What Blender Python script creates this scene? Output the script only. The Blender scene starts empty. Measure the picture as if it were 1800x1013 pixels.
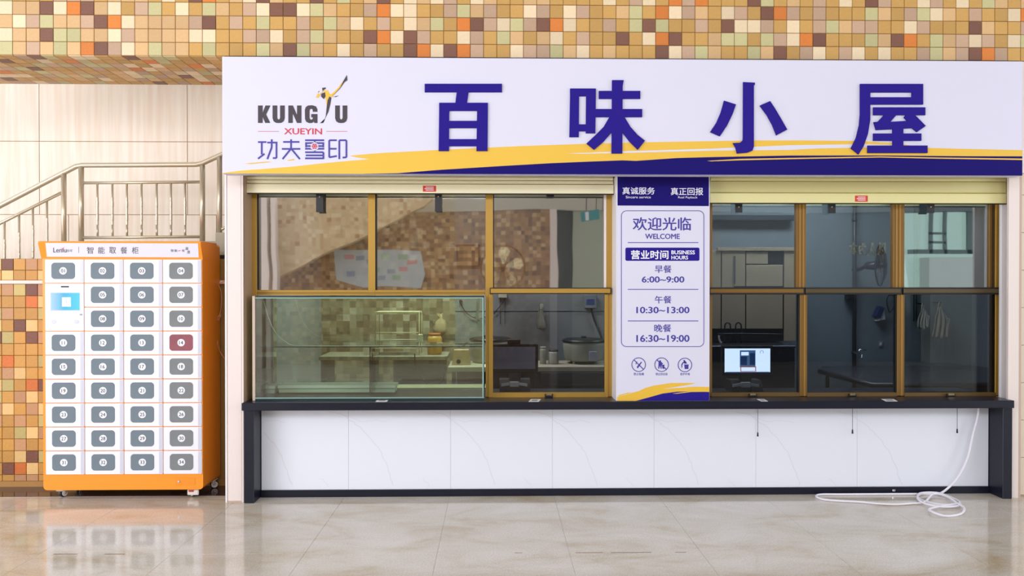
import bpy, bmesh, math, random
from mathutils import Vector, Matrix
random.seed(7)
SC = bpy.context.scene
COL = SC.collection

# ------------------------------------------------------------------ camera, sky, lights, exposure
F = 1350.0                      # focal length in pixels of the 1800x1013 frame
YAW = math.atan(28.0 / F)       # turned slightly to the right of the facade's normal
PITCH = math.atan(9.5 / F)      # tilted slightly down
DIST = 6.0
fw = Vector((math.sin(YAW) * math.cos(PITCH), math.cos(YAW) * math.cos(PITCH), -math.sin(PITCH)))
rt = Vector((math.cos(YAW), -math.sin(YAW), 0))
up = rt.cross(fw)

def ray(px, py):
    return fw * F + rt * (px - 900) - up * (py - 506.5)
_r = ray(410, 883.5)
CAMZ = -_r.z / _r.y * DIST
CAM = Vector((0, -DIST, CAMZ))

cd = bpy.data.cameras.new('camera'); cam = bpy.data.objects.new('camera', cd); COL.objects.link(cam)
cd.sensor_width = 36; cd.lens = 36 * F / 1800; cd.clip_start = .05; cd.clip_end = 200
cam.matrix_world = Matrix.Translation(CAM) @ Matrix((rt, up, -fw)).transposed().to_4x4()
SC.camera = cam

SC.view_settings.view_transform = 'Standard'; SC.view_settings.look = 'None'
SC.view_settings.gamma = 1; SC.view_settings.use_curve_mapping = False
SC.view_settings.exposure = 0.66
w = bpy.data.worlds.new('sky'); SC.world = w; w.use_nodes = True
bg = w.node_tree.nodes['Background']; bg.inputs[0].default_value = (.90, .955, 1.06, 1); bg.inputs[1].default_value = 1.1

def area(name, loc, target, sx, sy, power, col):
    l = bpy.data.lights.new(name, 'AREA'); l.shape = 'RECTANGLE'; l.size = sx; l.size_y = sy
    l.energy = power; l.color = col
    o = bpy.data.objects.new(name, l); COL.objects.link(o); o.location = loc
    o.rotation_euler = (Vector(target) - Vector(loc)).to_track_quat('-Z', 'Y').to_euler()
    return o
area('hall_side_light', (-8.5, -7, 2.6), (0, 0, 1.0), 5, 3.6, 235, (.97, .965, 1))
area('hall_front_fill_light', (.5, -9.1, 4.6), (0, 0, 1.2), 10, 1.3, 120, (.98, .98, 1))  # added fill from high in front, flattens the light on the kiosk
area('hall_side_light', (11.5, -5, 2.6), (1, 0, 1.0), 4, 3.6, 110, (.92, .96, 1))  # added fill from the right, lifts the locker's shaded side
area('kitchen_fill_light', (-.6, 1.5, 3.2), (-.6, 1.5, 0), 1.4, .6, 75, (1, .98, .92))  # added fill without a fixture, brightens the kiosk interior
area('kitchen_fill_light', (3.2, 1.6, 3.2), (3.2, 1.6, 0), 1.4, .6, 60, (.9, .97, 1))  # second added fill, for the right half of the interior

# ------------------------------------------------------------------ pixel -> world helpers
def P(px, py, Y):
    r = ray(px, py); return CAM + r * ((Y + DIST) / r.y)
def X(px, Y, py=506): return P(px, py, Y).x
def Z(py, Y, px=900): return P(px, py, Y).z
def FL(px, py, ymax=None, z=0.0):
    r = ray(px, py); p = CAM + r * ((z - CAMZ) / r.z)
    if ymax is not None and p.y > ymax: p.y = ymax
    return p

# ------------------------------------------------------------------ materials
def lin(c):
    def f(v):
        v /= 255.0
        return v / 12.92 if v <= .04045 else ((v + .055) / 1.055) ** 2.4
    return (f(c[0]), f(c[1]), f(c[2]), 1)
MATS = {}
def mat(name, rgb, rough=.5, metal=0, spec=.5, noise=0, scale=20, bump=0, emit=0, coat=0):
    if name in MATS: return MATS[name]
    m = bpy.data.materials.new(name); m.use_nodes = True; MATS[name] = m
    nt = m.node_tree; b = nt.nodes['Principled BSDF']
    c = lin(rgb)
    b.inputs['Base Color'].default_value = c; b.inputs['Roughness'].default_value = rough
    b.inputs['Metallic'].default_value = metal; b.inputs['Specular IOR Level'].default_value = spec
    b.inputs['Coat Weight'].default_value = coat; b.inputs['Coat Roughness'].default_value = .05
    if emit:
        b.inputs['Emission Color'].default_value = c; b.inputs['Emission Strength'].default_value = emit
    if noise or bump:
        tc = nt.nodes.new('ShaderNodeTexCoord'); n = nt.nodes.new('ShaderNodeTexNoise')
        n.inputs['Scale'].default_value = scale; n.inputs['Detail'].default_value = 6
        nt.links.new(tc.outputs['Object'], n.inputs['Vector'])
        if noise:
            mx = nt.nodes.new('ShaderNodeMix'); mx.data_type = 'RGBA'
            mx.inputs[6].default_value = tuple(max(0, v * (1 - noise)) for v in c[:3]) + (1,)
            mx.inputs[7].default_value = tuple(min(1, v * (1 + noise)) for v in c[:3]) + (1,)
            nt.links.new(n.outputs['Fac'], mx.inputs[0]); nt.links.new(mx.outputs[2], b.inputs['Base Color'])
        if bump:
            bp = nt.nodes.new('ShaderNodeBump'); bp.inputs['Strength'].default_value = bump
            bp.inputs['Distance'].default_value = .01
            nt.links.new(n.outputs['Fac'], bp.inputs['Height']); nt.links.new(bp.outputs[0], b.inputs['Normal'])
    return m

def glass(name, tint, refl, rough=.0, wav=0, rcol=(1, 1, 1)):
    """thin architectural glass: tinted transmission plus a mirror share"""
    if name in MATS: return MATS[name]
    m = bpy.data.materials.new(name); m.use_nodes = True; MATS[name] = m
    nt = m.node_tree; nt.nodes.clear()
    out = nt.nodes.new('ShaderNodeOutputMaterial'); mix = nt.nodes.new('ShaderNodeMixShader')
    tr = nt.nodes.new('ShaderNodeBsdfTransparent'); gl = nt.nodes.new('ShaderNodeBsdfGlossy')
    tr.inputs[0].default_value = (*tint, 1); gl.inputs['Roughness'].default_value = rough
    gl.inputs['Color'].default_value = (*rcol, 1)
    fr = nt.nodes.new('ShaderNodeFresnel'); fr.inputs[0].default_value = 1.45
    ad = nt.nodes.new('ShaderNodeMath'); ad.operation = 'ADD'; ad.use_clamp = True
    ad.inputs[1].default_value = refl
    nt.links.new(fr.outputs[0], ad.inputs[0]); nt.links.new(ad.outputs[0], mix.inputs[0])
    nt.links.new(tr.outputs[0], mix.inputs[1]); nt.links.new(gl.outputs[0], mix.inputs[2])
    nt.links.new(mix.outputs[0], out.inputs[0])
    if wav:
        tc = nt.nodes.new('ShaderNodeTexCoord'); n = nt.nodes.new('ShaderNodeTexNoise')
        n.inputs['Scale'].default_value = 1.6; n.inputs['Detail'].default_value = 1
        bp = nt.nodes.new('ShaderNodeBump'); bp.inputs['Strength'].default_value = wav
        bp.inputs['Distance'].default_value = .02
        nt.links.new(tc.outputs['Object'], n.inputs['Vector']); nt.links.new(n.outputs['Fac'], bp.inputs['Height'])
        nt.links.new(bp.outputs[0], gl.inputs['Normal'])
    return m

def mosaic_mat(name, cols, size, rough=.6, grout=(120, 100, 70)):
    """far mosaic seen only in reflection: random small squares"""
    m = bpy.data.materials.new(name); m.use_nodes = True; MATS[name] = m
    nt = m.node_tree; b = nt.nodes['Principled BSDF']; b.inputs['Roughness'].default_value = rough
    tc = nt.nodes.new('ShaderNodeTexCoord'); sc = nt.nodes.new('ShaderNodeVectorMath'); sc.operation = 'SCALE'
    sc.inputs[3].default_value = 1 / size
    fl = nt.nodes.new('ShaderNodeVectorMath'); fl.operation = 'FLOOR'
    wn = nt.nodes.new('ShaderNodeTexWhiteNoise'); wn.noise_dimensions = '3D'
    cr = nt.nodes.new('ShaderNodeValToRGB'); cr.color_ramp.interpolation = 'CONSTANT'
    el = cr.color_ramp.elements
    while len(el) < len(cols): el.new(.5)
    for i, (p, c) in enumerate(cols): el[i].position = p; el[i].color = lin(c)
    nt.links.new(tc.outputs['Object'], sc.inputs[0]); nt.links.new(sc.outputs[0], fl.inputs[0])
    nt.links.new(fl.outputs[0], wn.inputs[0]); nt.links.new(wn.outputs[0], cr.inputs[0])
    nt.links.new(cr.outputs[0], b.inputs['Base Color'])
    return m

def floor_mat():
    m = bpy.data.materials.new('polished_floor_stone'); m.use_nodes = True; MATS['floor'] = m
    nt = m.node_tree; b = nt.nodes['Principled BSDF']
    geo = nt.nodes.new('ShaderNodeNewGeometry')
    mp = nt.nodes.new('ShaderNodeMapping'); mp.inputs['Scale'].default_value = (.9, 1.7, 1)
    n1 = nt.nodes.new('ShaderNodeTexNoise'); n1.inputs['Scale'].default_value = 1.7; n1.inputs['Detail'].default_value = 9
    n1.inputs['Roughness'].default_value = .62; n1.inputs['Distortion'].default_value = .6
    n2 = nt.nodes.new('ShaderNodeTexNoise'); n2.inputs['Scale'].default_value = 90; n2.inputs['Detail'].default_value = 3
    nt.links.new(geo.outputs['Position'], mp.inputs[0]); nt.links.new(mp.outputs[0], n1.inputs['Vector'])
    nt.links.new(geo.outputs['Position'], n2.inputs['Vector'])
    cr = nt.nodes.new('ShaderNodeValToRGB'); el = cr.color_ramp.elements
    el[0].position = .33; el[0].color = lin((194, 176, 146)); el[1].position = .66; el[1].color = lin((222, 214, 206))
    e = el.new(.48); e.color = lin((211, 201, 186))
    nt.links.new(n1.outputs['Fac'], cr.inputs[0])
    mx = nt.nodes.new('ShaderNodeMix'); mx.data_type = 'RGBA'; mx.blend_type = 'MULTIPLY'; mx.inputs[0].default_value = .5
    cr2 = nt.nodes.new('ShaderNodeValToRGB'); cr2.color_ramp.elements[0].position = .3; cr2.color_ramp.elements[0].color = (.55, .55, .55, 1)
    cr2.color_ramp.elements[1].position = .7
    nt.links.new(n2.outputs['Fac'], cr2.inputs[0])
    nt.links.new(cr.outputs[0], mx.inputs[6]); nt.links.new(cr2.outputs[0], mx.inputs[7])
    nt.links.new(mx.outputs[2], b.inputs['Base Color'])
    b.inputs['Roughness'].default_value = .09; b.inputs['Specular IOR Level'].default_value = .65
    bp = nt.nodes.new('ShaderNodeBump'); bp.inputs['Strength'].default_value = .05; bp.inputs['Distance'].default_value = .002
    nt.links.new(n1.outputs['Fac'], bp.inputs['Height']); nt.links.new(bp.outputs[0], b.inputs['Normal'])
    return m

def wood_stone(name, a, c, rough=.45):
    """cream stone cladding with fine upright grain"""
    m = bpy.data.materials.new(name); m.use_nodes = True; MATS[name] = m
    nt = m.node_tree; b = nt.nodes['Principled BSDF']; b.inputs['Roughness'].default_value = rough
    geo = nt.nodes.new('ShaderNodeNewGeometry'); mp = nt.nodes.new('ShaderNodeMapping')
    mp.inputs['Scale'].default_value = (14, 14, .8)
    n = nt.nodes.new('ShaderNodeTexNoise'); n.inputs['Scale'].default_value = 1.5; n.inputs['Detail'].default_value = 5
    cr = nt.nodes.new('ShaderNodeValToRGB'); el = cr.color_ramp.elements
    el[0].position = .35; el[0].color = lin(a); el[1].position = .65; el[1].color = lin(c)
    nt.links.new(geo.outputs['Position'], mp.inputs[0]); nt.links.new(mp.outputs[0], n.inputs['Vector'])
    nt.links.new(n.outputs['Fac'], cr.inputs[0]); nt.links.new(cr.outputs[0], b.inputs['Base Color'])
    return m

# ------------------------------------------------------------------ mesh builder
class MB:
    def __init__(s): s.bm = bmesh.new()
    def box(s, x0, x1, y0, y1, z0, z1, b=0, seg=1):
        if x1 < x0: x0, x1 = x1, x0
        if y1 < y0: y0, y1 = y1, y0
        if z1 < z0: z0, z1 = z1, z0
        v = [s.bm.verts.new((x, y, z)) for x in (x0, x1) for y in (y0, y1) for z in (z0, z1)]
        fs = []
        for q in ((0, 1, 3, 2), (4, 6, 7, 5), (0, 4, 5, 1), (2, 3, 7, 6), (0, 2, 6, 4), (1, 5, 7, 3)):
            fs.append(s.bm.faces.new([v[i] for i in q]))
        if b:
            ed = set(e for f in fs for e in f.edges)
            bmesh.ops.bevel(s.bm, geom=list(ed), offset=b, segments=seg, affect='EDGES', profile=.5)
        return s
    def cyl(s, p0, p1, r0, r1=None, n=16, caps=True):
        if r1 is None: r1 = r0
        p0, p1 = Vector(p0), Vector(p1); d = (p1 - p0).normalized()
        a = d.orthogonal().normalized(); c = d.cross(a)
        A = []; B = []
        for i in range(n):
            t = 2 * math.pi * i / n; o = a * math.cos(t) + c * math.sin(t)
            A.append(s.bm.verts.new(p0 + o * r0)); B.append(s.bm.verts.new(p1 + o * r1))
        for i in range(n):
            j = (i + 1) % n
            f = s.bm.faces.new((A[i], A[j], B[j], B[i])); f.smooth = True
        if caps: s.bm.faces.new(A[::-1]); s.bm.faces.new(B)
        return s
    def tube(s, pts, r, n=8, closed=False):
        pts = [Vector(p) for p in pts]; rings = []; prev = None; N = len(pts)
        for i, p in enumerate(pts):
            if closed: d = (pts[(i + 1) % N] - pts[i - 1]).normalized()
            else: d = (pts[min(i + 1, N - 1)] - pts[max(i - 1, 0)]).normalized()
            if prev is None: a = d.orthogonal().normalized()
            else: a = (prev - d * prev.dot(d)).normalized()
            prev = a; c = d.cross(a)
            rings.append([s.bm.verts.new(p + (a * math.cos(2 * math.pi * k / n) + c * math.sin(2 * math.pi * k / n)) * r) for k in range(n)])
        for i in range(N if closed else N - 1):
            R0, R1 = rings[i], rings[(i + 1) % N]
            for k in range(n):
                f = s.bm.faces.new((R0[k], R0[(k + 1) % n], R1[(k + 1) % n], R1[k])); f.smooth = True
        if not closed: s.bm.faces.new(rings[0][::-1]); s.bm.faces.new(rings[-1])
        return s
    def lathe(s, prof, c, n=28, axis='z'):
        """prof: list of (r, h) turned about a vertical (or y) axis at c"""
        rings = []
        for r, h in prof:
            R = []
            for k in range(n):
                t = 2 * math.pi * k / n; u, v = r * math.cos(t), r * math.sin(t)
                co = (c[0] + u, c[1] + v, c[2] + h) if axis == 'z' else (c[0] + u, c[1] + h, c[2] + v)
                R.append(s.bm.verts.new(co))
            rings.append(R)
        for a, b in zip(rings, rings[1:]):
            for k in range(n):
                f = s.bm.faces.new((a[k], a[(k + 1) % n], b[(k + 1) % n], b[k])); f.smooth = True
        s.bm.faces.new(rings[0]); s.bm.faces.new(rings[-1])
        return s
    def poly(s, pts, y0, y1, holes=()):
        """outline in (x,z), thick from y0 (front) to y1 (back)"""
        A = [s.bm.verts.new((p[0], y0, p[1])) for p in pts]; B = [s.bm.verts.new((p[0], y1, p[1])) for p in pts]
        n = len(pts)
        s.bm.faces.new(A); s.bm.faces.new(B[::-1])
        for i in range(n): s.bm.faces.new((A[i], B[i], B[(i + 1) % n], A[(i + 1) % n]))
        return s
    def prof(s, pts, x0, x1):
        """outline in (y,z) run from x0 to x1"""
        A = [s.bm.verts.new((x0, p[0], p[1])) for p in pts]; B = [s.bm.verts.new((x1, p[0], p[1])) for p in pts]
        n = len(pts); s.bm.faces.new(A); s.bm.faces.new(B[::-1])
        for i in range(n): s.bm.faces.new((A[i], B[i], B[(i + 1) % n], A[(i + 1) % n]))
        return s
    def mesh(s, name, m):
        bmesh.ops.recalc_face_normals(s.bm, faces=s.bm.faces)
        me = bpy.data.meshes.new(name); s.bm.to_mesh(me); s.bm.free(); me.materials.append(m)
        return me
    def build(s, name, m, parent=None, label=None, kind=None):
        off = world_loc(parent) if parent else Vector((0, 0, 0))
        if parent is None:
            vs = [v.co for v in s.bm.verts]
            lo = Vector((min(v.x for v in vs), min(v.y for v in vs), min(v.z for v in vs)))
            hi = Vector((max(v.x for v in vs), max(v.y for v in vs), max(v.z for v in vs)))
            off = Vector(((lo.x + hi.x) / 2, (lo.y + hi.y) / 2, lo.z))
        for v in s.bm.verts: v.co -= off
        me = s.mesh(name, m); o = bpy.data.objects.new(name, me); COL.objects.link(o)
        if parent: o.parent = parent
        else: o.location = off
        if label: o['label'] = label
        if kind: o['kind'] = kind
        return o

def world_loc(o):
    p = Vector((0, 0, 0))
    while o is not None: p += Vector(o.location); o = o.parent
    return p
def tag(o, label=None, cat=None, group=None, kind=None):
    if label: o['label'] = label
    if cat: o['category'] = cat
    if group: o['group'] = group
    if kind: o['kind'] = kind
    return o
def thing(name, loc, label=None, cat=None, group=None, kind=None):
    o = bpy.data.objects.new(name, None); COL.objects.link(o); o.location = loc; o.empty_display_size = .05
    return tag(o, label, cat, group, kind)
def place(name, me, loc, parent, rot=None):
    """object on shared mesh data at a world location"""
    o = bpy.data.objects.new(name, me); COL.objects.link(o)
    o.location = Vector(loc) - (world_loc(parent) if parent else Vector((0, 0, 0)))
    if rot: o.rotation_euler = rot
    if parent: o.parent = parent
    return o

# ------------------------------------------------------------------ text
def text_geo(s, bold=0.0, extrude=.02):
    cu = bpy.data.curves.new('t', 'FONT'); cu.body = s; cu.extrude = extrude; cu.resolution_u = 3
    o = bpy.data.objects.new('t', cu)
    me = bpy.data.meshes.new_from_object(o)
    bpy.data.objects.remove(o); bpy.data.curves.remove(cu)
    if bold:                     # heavier strokes: the same glyphs laid side by side
        bm = bmesh.new()
        for i, (dx, dy) in enumerate(((0, 0), (-bold, 0), (bold, 0), (0, bold * .7), (0, -bold * .7))):
            n0 = len(bm.verts); bm.from_mesh(me); bm.verts.ensure_lookup_table()
            for v in bm.verts[n0:]:
                v.co.x += dx; v.co.y += dy
                if v.co.z > 0: v.co.z -= i * .004
        bm.to_mesh(me); bm.free()
    return me
def text(name, s, x0, y0, x1, y1, Y, m, parent, bold=0.0, thick=.0012, label=None):
    """lettering fitted to the pixel box, lying on the plane Y"""
    me = text_geo(s, bold)
    vs = me.vertices
    if not len(vs): print('NO GLYPH', s); return None
    a0 = min(v.co.x for v in vs); a1 = max(v.co.x for v in vs); b0 = min(v.co.y for v in vs); b1 = max(v.co.y for v in vs)
    c0 = min(v.co.z for v in vs); c1 = max(v.co.z for v in vs)
    ym = (y0 + y1) / 2; xm = (x0 + x1) / 2
    X0, X1 = X(x0, Y, ym), X(x1, Y, ym); Z1, Z0 = Z(y0, Y, xm), Z(y1, Y, xm)
    off = world_loc(parent)
    for v in vs:
        v.co = Vector((X0 + (v.co.x - a0) / (a1 - a0) * (X1 - X0), Y - thick + (c1 - v.co.z) / (c1 - c0) * thick,
                       Z0 + (v.co.y - b0) / (b1 - b0) * (Z1 - Z0))) - off
    me.materials.clear(); me.materials.append(m); me.name = name
    o = bpy.data.objects.new(name, me); COL.objects.link(o); o.parent = parent
    if label: o['label'] = label
    return o
def stroke_poly(pts, wd):
    """a polyline as quads, in whatever 2D frame; returns list of quads"""
    out = []
    for a, b in zip(pts, pts[1:]):
        dx, dy = b[0] - a[0], b[1] - a[1]; l = math.hypot(dx, dy); nx, ny = -dy / l * wd / 2, dx / l * wd / 2
        out.append([(a[0] + nx, a[1] + ny), (b[0] + nx, b[1] + ny), (b[0] - nx, b[1] - ny), (a[0] - nx, a[1] - ny)])
    return out
def pxpoly(mb, pts, Y, thick=.001):
    q = [P(a, b, Y) for a, b in pts]
    mb.poly([(p.x, p.z) for p in q], Y - thick, Y)
    return mb

# ------------------------------------------------------------------ palette
WHITE = mat('white_paint', (238, 236, 240), .35)
PINK = mat('pinkish_white_aluminium', (236, 222, 217), .35)
PINKG = mat('pinkish_groove', (205, 178, 160), .5)
TANSTRIP = mat('tan_strip', (196, 165, 130), .5)
NAVY = mat('navy_print', (42, 28, 138), .8, spec=.15)
NAVYD = mat('deep_navy_print', (28, 18, 108), .8, spec=.15)
YEL = mat('yellow_print', (236, 190, 60), .5)
LAV = mat('lavender_white_print', (220, 219, 238), .45)
INDIGO = mat('indigo_print', (64, 56, 156), .5)
LOGOD = mat('charcoal_print', (62, 52, 62), .5)
RED = mat('red_print', (205, 60, 85), .5)
PINKP = mat('pale_pink_print', (232, 170, 195), .5)
GRAN = mat('dark_granite', (24, 26, 41), .3, noise=.35, scale=140, spec=.35)
GRANF = mat('dark_floor_granite', (62, 46, 46), .12, noise=.4, scale=25, spec=.7)
MARB = mat('white_marble', (236, 239, 249), .2, spec=.5)
VEIN = mat('grey_marble_vein', (222, 221, 226), .3)
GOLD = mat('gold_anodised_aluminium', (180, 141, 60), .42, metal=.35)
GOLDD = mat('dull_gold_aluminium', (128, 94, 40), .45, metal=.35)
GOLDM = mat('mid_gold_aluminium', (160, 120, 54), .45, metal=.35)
BLACKR = mat('black_rubber', (16, 16, 18), .6)
BLACKP = mat('black_plastic', (24, 25, 30), .4)
CREAM = mat('cream_shutter_paint', (247, 240, 204), .45)
CREAM2 = mat('yellowed_shutter_paint', (232, 224, 162), .45)
STEEL = mat('brushed_steel', (206, 194, 170), .28, metal=.55)
STEELR = mat('stainless_panel', (205, 186, 158), .3, metal=.45, noise=.12, scale=3)
CHROME = mat('chrome', (225, 225, 230), .12, metal=1)
ORANGE = mat('orange_powder_coat', (250, 152, 36), .35)
DOORW = mat('white_locker_plastic', (238, 238, 246), .3)
DOORE = mat('pale_grey_locker_plastic', (206, 206, 222), .35)
SMOKE = mat('smoked_window', (118, 130, 140), .5, spec=.2, noise=.08, scale=6)
SMOKER = mat('smoked_window_with_red_parcel', (150, 90, 100), .5, spec=.2, noise=.3, scale=14)
SMOKEG = mat('smoked_window_greyer', (128, 132, 134), .5, spec=.2, noise=.15, scale=9)
DIGIT = mat('grey_digit_print', (120, 122, 134), .5)
GROUT = mat('olive_grout', (150, 116, 62), .8)
GREYP = mat('grey_wall_paint', (128, 130, 132), .7, noise=.06, scale=3)
GREYB = mat('blue_grey_wall_tile', (120, 130, 136), .45, noise=.05, scale=3)
PAPER = mat('white_paper', (236, 236, 238), .6)

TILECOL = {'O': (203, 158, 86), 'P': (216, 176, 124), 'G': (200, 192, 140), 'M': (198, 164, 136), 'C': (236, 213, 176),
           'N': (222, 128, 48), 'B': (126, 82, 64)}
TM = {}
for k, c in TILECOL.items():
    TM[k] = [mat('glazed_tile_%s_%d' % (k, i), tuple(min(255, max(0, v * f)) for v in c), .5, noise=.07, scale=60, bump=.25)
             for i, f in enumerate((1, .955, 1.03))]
FMAT = floor_mat()
STONE = wood_stone('cream_travertine', (236, 216, 196), (245, 232, 216))

# ------------------------------------------------------------------ floor
YS = [FL(700, 972, z=0).y - (FL(700, 918).y - FL(700, 972).y) * k for k in (2, 1, 0)]
RP = FL(700, 918).y - FL(700, 972).y
floor = thing('floor', (0, -3, 0), kind='structure')
mb = MB(); mb.box(-14, 16, -12, 5, -.12, -.0025); mb.build('floor_bed', mat('floor_bed', (160, 150, 132), .3), floor)
xa, xb = FL(603, 878).x, FL(794, 878).x
PW = (FL(1163, 880).x - FL(603, 878).x) / 3
xs = [xa + PW * k for k in range(-6, 10)]
y972 = FL(700, 972).y
rows = [y972 + RP * k for k in range(-4, 4)]
me = MB().box(-PW / 2 + .0006, PW / 2 - .0006, -RP / 2 + .0009, RP / 2 - .0009, -.011, 0, b=.0008).mesh('floor_tile', FMAT)
YW = .5
for x0 in xs:
    for y0 in rows:
        if y0 > .9 and x0 < X(390, .5): continue
        place('floor_tile', me, (x0 + PW / 2, y0 + RP / 2, 0), floor)
big = MB().box(-14, xs[0] - .002, -12, 5, -.011, 0); big.box(xs[-1] + PW + .002, 16, -12, 5, -.011, 0)
big.box(xs[0], xs[-1] + PW, -12, rows[0] - .002, -.011, 0)
big.build('outer_paving', FMAT, floor)
for a, b, y_ in ((1012, 1060, 972.2), (1074, 1145, 972), (1187, 1206, 971.4), (905, 918, 972.5), (94, 137, 974.5), (184, 220, 974.5)):
    q0, q1 = FL(a, y_), FL(b, y_ - .3)
    MB().box(q0.x, q1.x, q0.y - .004, q0.y + .003, -.001, .0006).build('joint_crack', mat('crack_dirt', (120, 92, 72), .7), floor)
# dark granite border strip along the tiled wall
yb = FL(200, 873).y
MB().box(X(0, YW) - 3, X(398, .2), yb, YW + .02, -.005, .002).build('granite_border', GRANF, floor)

# ------------------------------------------------------------------ tiled fascia above
YFAC = -.15
ROWS = {1: "CPPBCNBPCOMGOCO" "GPOMCBBCGPOOMNC" "COOMGPMOOCMOCMOO" "PGONCMPOCMOBNMOM" "OOOGPOMGCPOMOOCN",
        2: "PCMGPPMBNCPPPPM" "BOMOGOOMOGPCOMO" "CPGONBMCGMBNCOOM" "OGBGOOMOBCCMOCOM" "GPMMOOCMOOOBPOOM",
        3: "CPPBGGPPCMPPPPC" "COOMMCOMGPOOBNC" "BMOOCMOGPOPCOMOO" "BOCNBOOPGGOGMCNB" "OOOGPBNOGPMCMOCG",
        4: "GPMPGPNBMCPGPPO" "GOOOGPBGPOCOMOO" "BNCBNMOOCMMGPCOP" "OOOBCMGPOOGPBOMC" "OMCOCOOMGPMBNMOO"}
xc1 = X(22.4, YFAC, 50); TP = (X(1451.6, YFAC, 50) - xc1) / 61
zb = Z(96.6, YFAC, 20)
def tile_mesh(k, i, pitch):
    h = pitch / 2 - .0022
    return MB().box(-h, h, -.004, .006, -h, h, b=.0018).mesh('tile', TM[k][i])
LOWSHADECOL = {'O': (200, 146, 66), 'P': (208, 164, 100), 'G': (194, 174, 106), 'M': (192, 142, 98), 'C': (228, 188, 122), 'N': (212, 112, 38), 'B': (118, 68, 48)}  # same tiles, darker and more saturated: soffit shade put into the colour
LM = {k: [mat('shaded_glazed_tile_%s_%d' % (k, i), tuple(v * f for v in c), .5, noise=.07, scale=60, bump=.25) for i, f in enumerate((1, .96, 1.03))] for k, c in LOWSHADECOL.items()}
TMESH = {(k, i): tile_mesh(k, i, TP) for k in TM for i in range(3)}
def rndk(): return random.choices('OPGMCNB', (40, 16, 10, 14, 11, 4, 6))[0]
fas = thing('wall_fascia', (X(900, YFAC), YFAC, zb), kind='structure')
MB().box(xc1 - TP * 9, xc1 + TP * 80, YFAC + .003, YFAC + .2, zb + .001, zb + TP * 9).build('render_coat', GROUT, fas)
rest = {k: MB() for k in TM}
for r in range(1, 5):
    row = ROWS[r]
    for c, k in enumerate(row):
        x = xc1 + TP * (c - .5); z = zb + TP * (4 - r + .5)
        if c in (0, 77): h = TP / 2 - .0022; rest[k].box(x - h, x + h, YFAC - .004, YFAC + .006, z - h, z + h); continue
        place('tile', TMESH[(k, random.randrange(3))], (x, YFAC + random.uniform(-.0008, .0008), z), fas)
R0 = ''.join(rndk() for _ in range(61)) + "MOCOBMOOCMOCOGPOP"
for r in range(0, -5, -1):
    for c in range(-8, 80):
        k = R0[c] if r == 0 and 0 <= c < len(R0) else rndk()
        x = xc1 + TP * (c - .5); z = zb + TP * (4 - r + .5); h = TP / 2 - .0022
        rest[k].box(x - h, x + h, YFAC - .004, YFAC + .006, z - h, z + h)
for r in range(1, 5):
    for c in list(range(-8, 0)) + [78, 79]:
        k = rndk(); x = xc1 + TP * (c - .5); z = zb + TP * (4 - r + .5); h = TP / 2 - .0022
        rest[k].box(x - h, x + h, YFAC - .004, YFAC + .006, z - h, z + h)
for k in rest: rest[k].build('edge_tiles', TM[k][0], fas, kind='stuff')

# soffit
ysb = .69
sof = thing('ceiling', (X(200, 0), .3, zb), kind='structure')
xs1 = X(388.5, YFAC, 110)
MB().box(xc1 - TP * 9, xs1 + .35, YFAC + .004, ysb, zb - .001 + .006, zb + .15).build('render_coat', GROUT, sof)
sm = {(k, i): m for (k, i), m in TMESH.items()}
nrow = 8; SP = (ysb - YFAC) / nrow
srest = {k: MB() for k in TM}
for c in range(-8, 21):
    for r in range(nrow):
        x = xc1 + TP * (c - .5); y = YFAC + SP * (r + .5)
        k = random.choices('OPGMCNB', (36, 20, 14, 12, 14, 3, 4))[0]
        if r == 0 and c == 9: k = 'B'
        if r == 1 and c == 10: k = 'N'
        vis = -1 <= c <= 20 and x < xs1 + .3
        if not vis:
            h = TP / 2 - .0022; srest[k].box(x - h, x + h, y - h, y + h, zb - .004, zb + .006); continue
        place('tile', TMESH[(k, random.randrange(3))], (x, y, zb), sof, rot=(math.pi / 2, 0, 0))
for k in srest:
    if len(srest[k].bm.verts): srest[k].build('edge_tiles', TM[k][0], sof, kind='stuff')

MB().box(-11, 13, -9.2, YFAC - .02, 5.4, 5.6).build('ceiling_hall', mat('hall_ceiling_paint', (205, 202, 196), .8), None, kind='structure')  # unseen ceiling over the hall, put in to cut sky light from above
# ------------------------------------------------------------------ cream stone wall behind the stair
YB = 1.6
wb = thing('wall_back', (X(200, YB), YB, 0), kind='structure')
XLIM = X(428.5, 0, 700) - .125
MB().box(X(-500, YB), XLIM, YB + .012, YB + .2, 0, 5.2).build('wall_core', mat('cream_joint', (196, 165, 128), .7), wb)
zr = [Z(y, YB, 200) for y in (120, 249, 377.7, 506, 634)]
vx = [X(px, YB) for px in (-450, -190, 70, 330, 590)]
zr = [5.2, zr[0] + (zr[0] - zr[1])] + zr + [0]
for i in range(len(zr) - 1):
    for j in range(4):
        sh = 0 if i < 4 else .28
        g = .003
        MB().box(vx[j] + g + sh, min(vx[j + 1] - g + sh, XLIM), YB, YB + .012, zr[i + 1] + g, zr[i] - g, b=.0015).build('stone_panel', STONE, wb)

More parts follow.
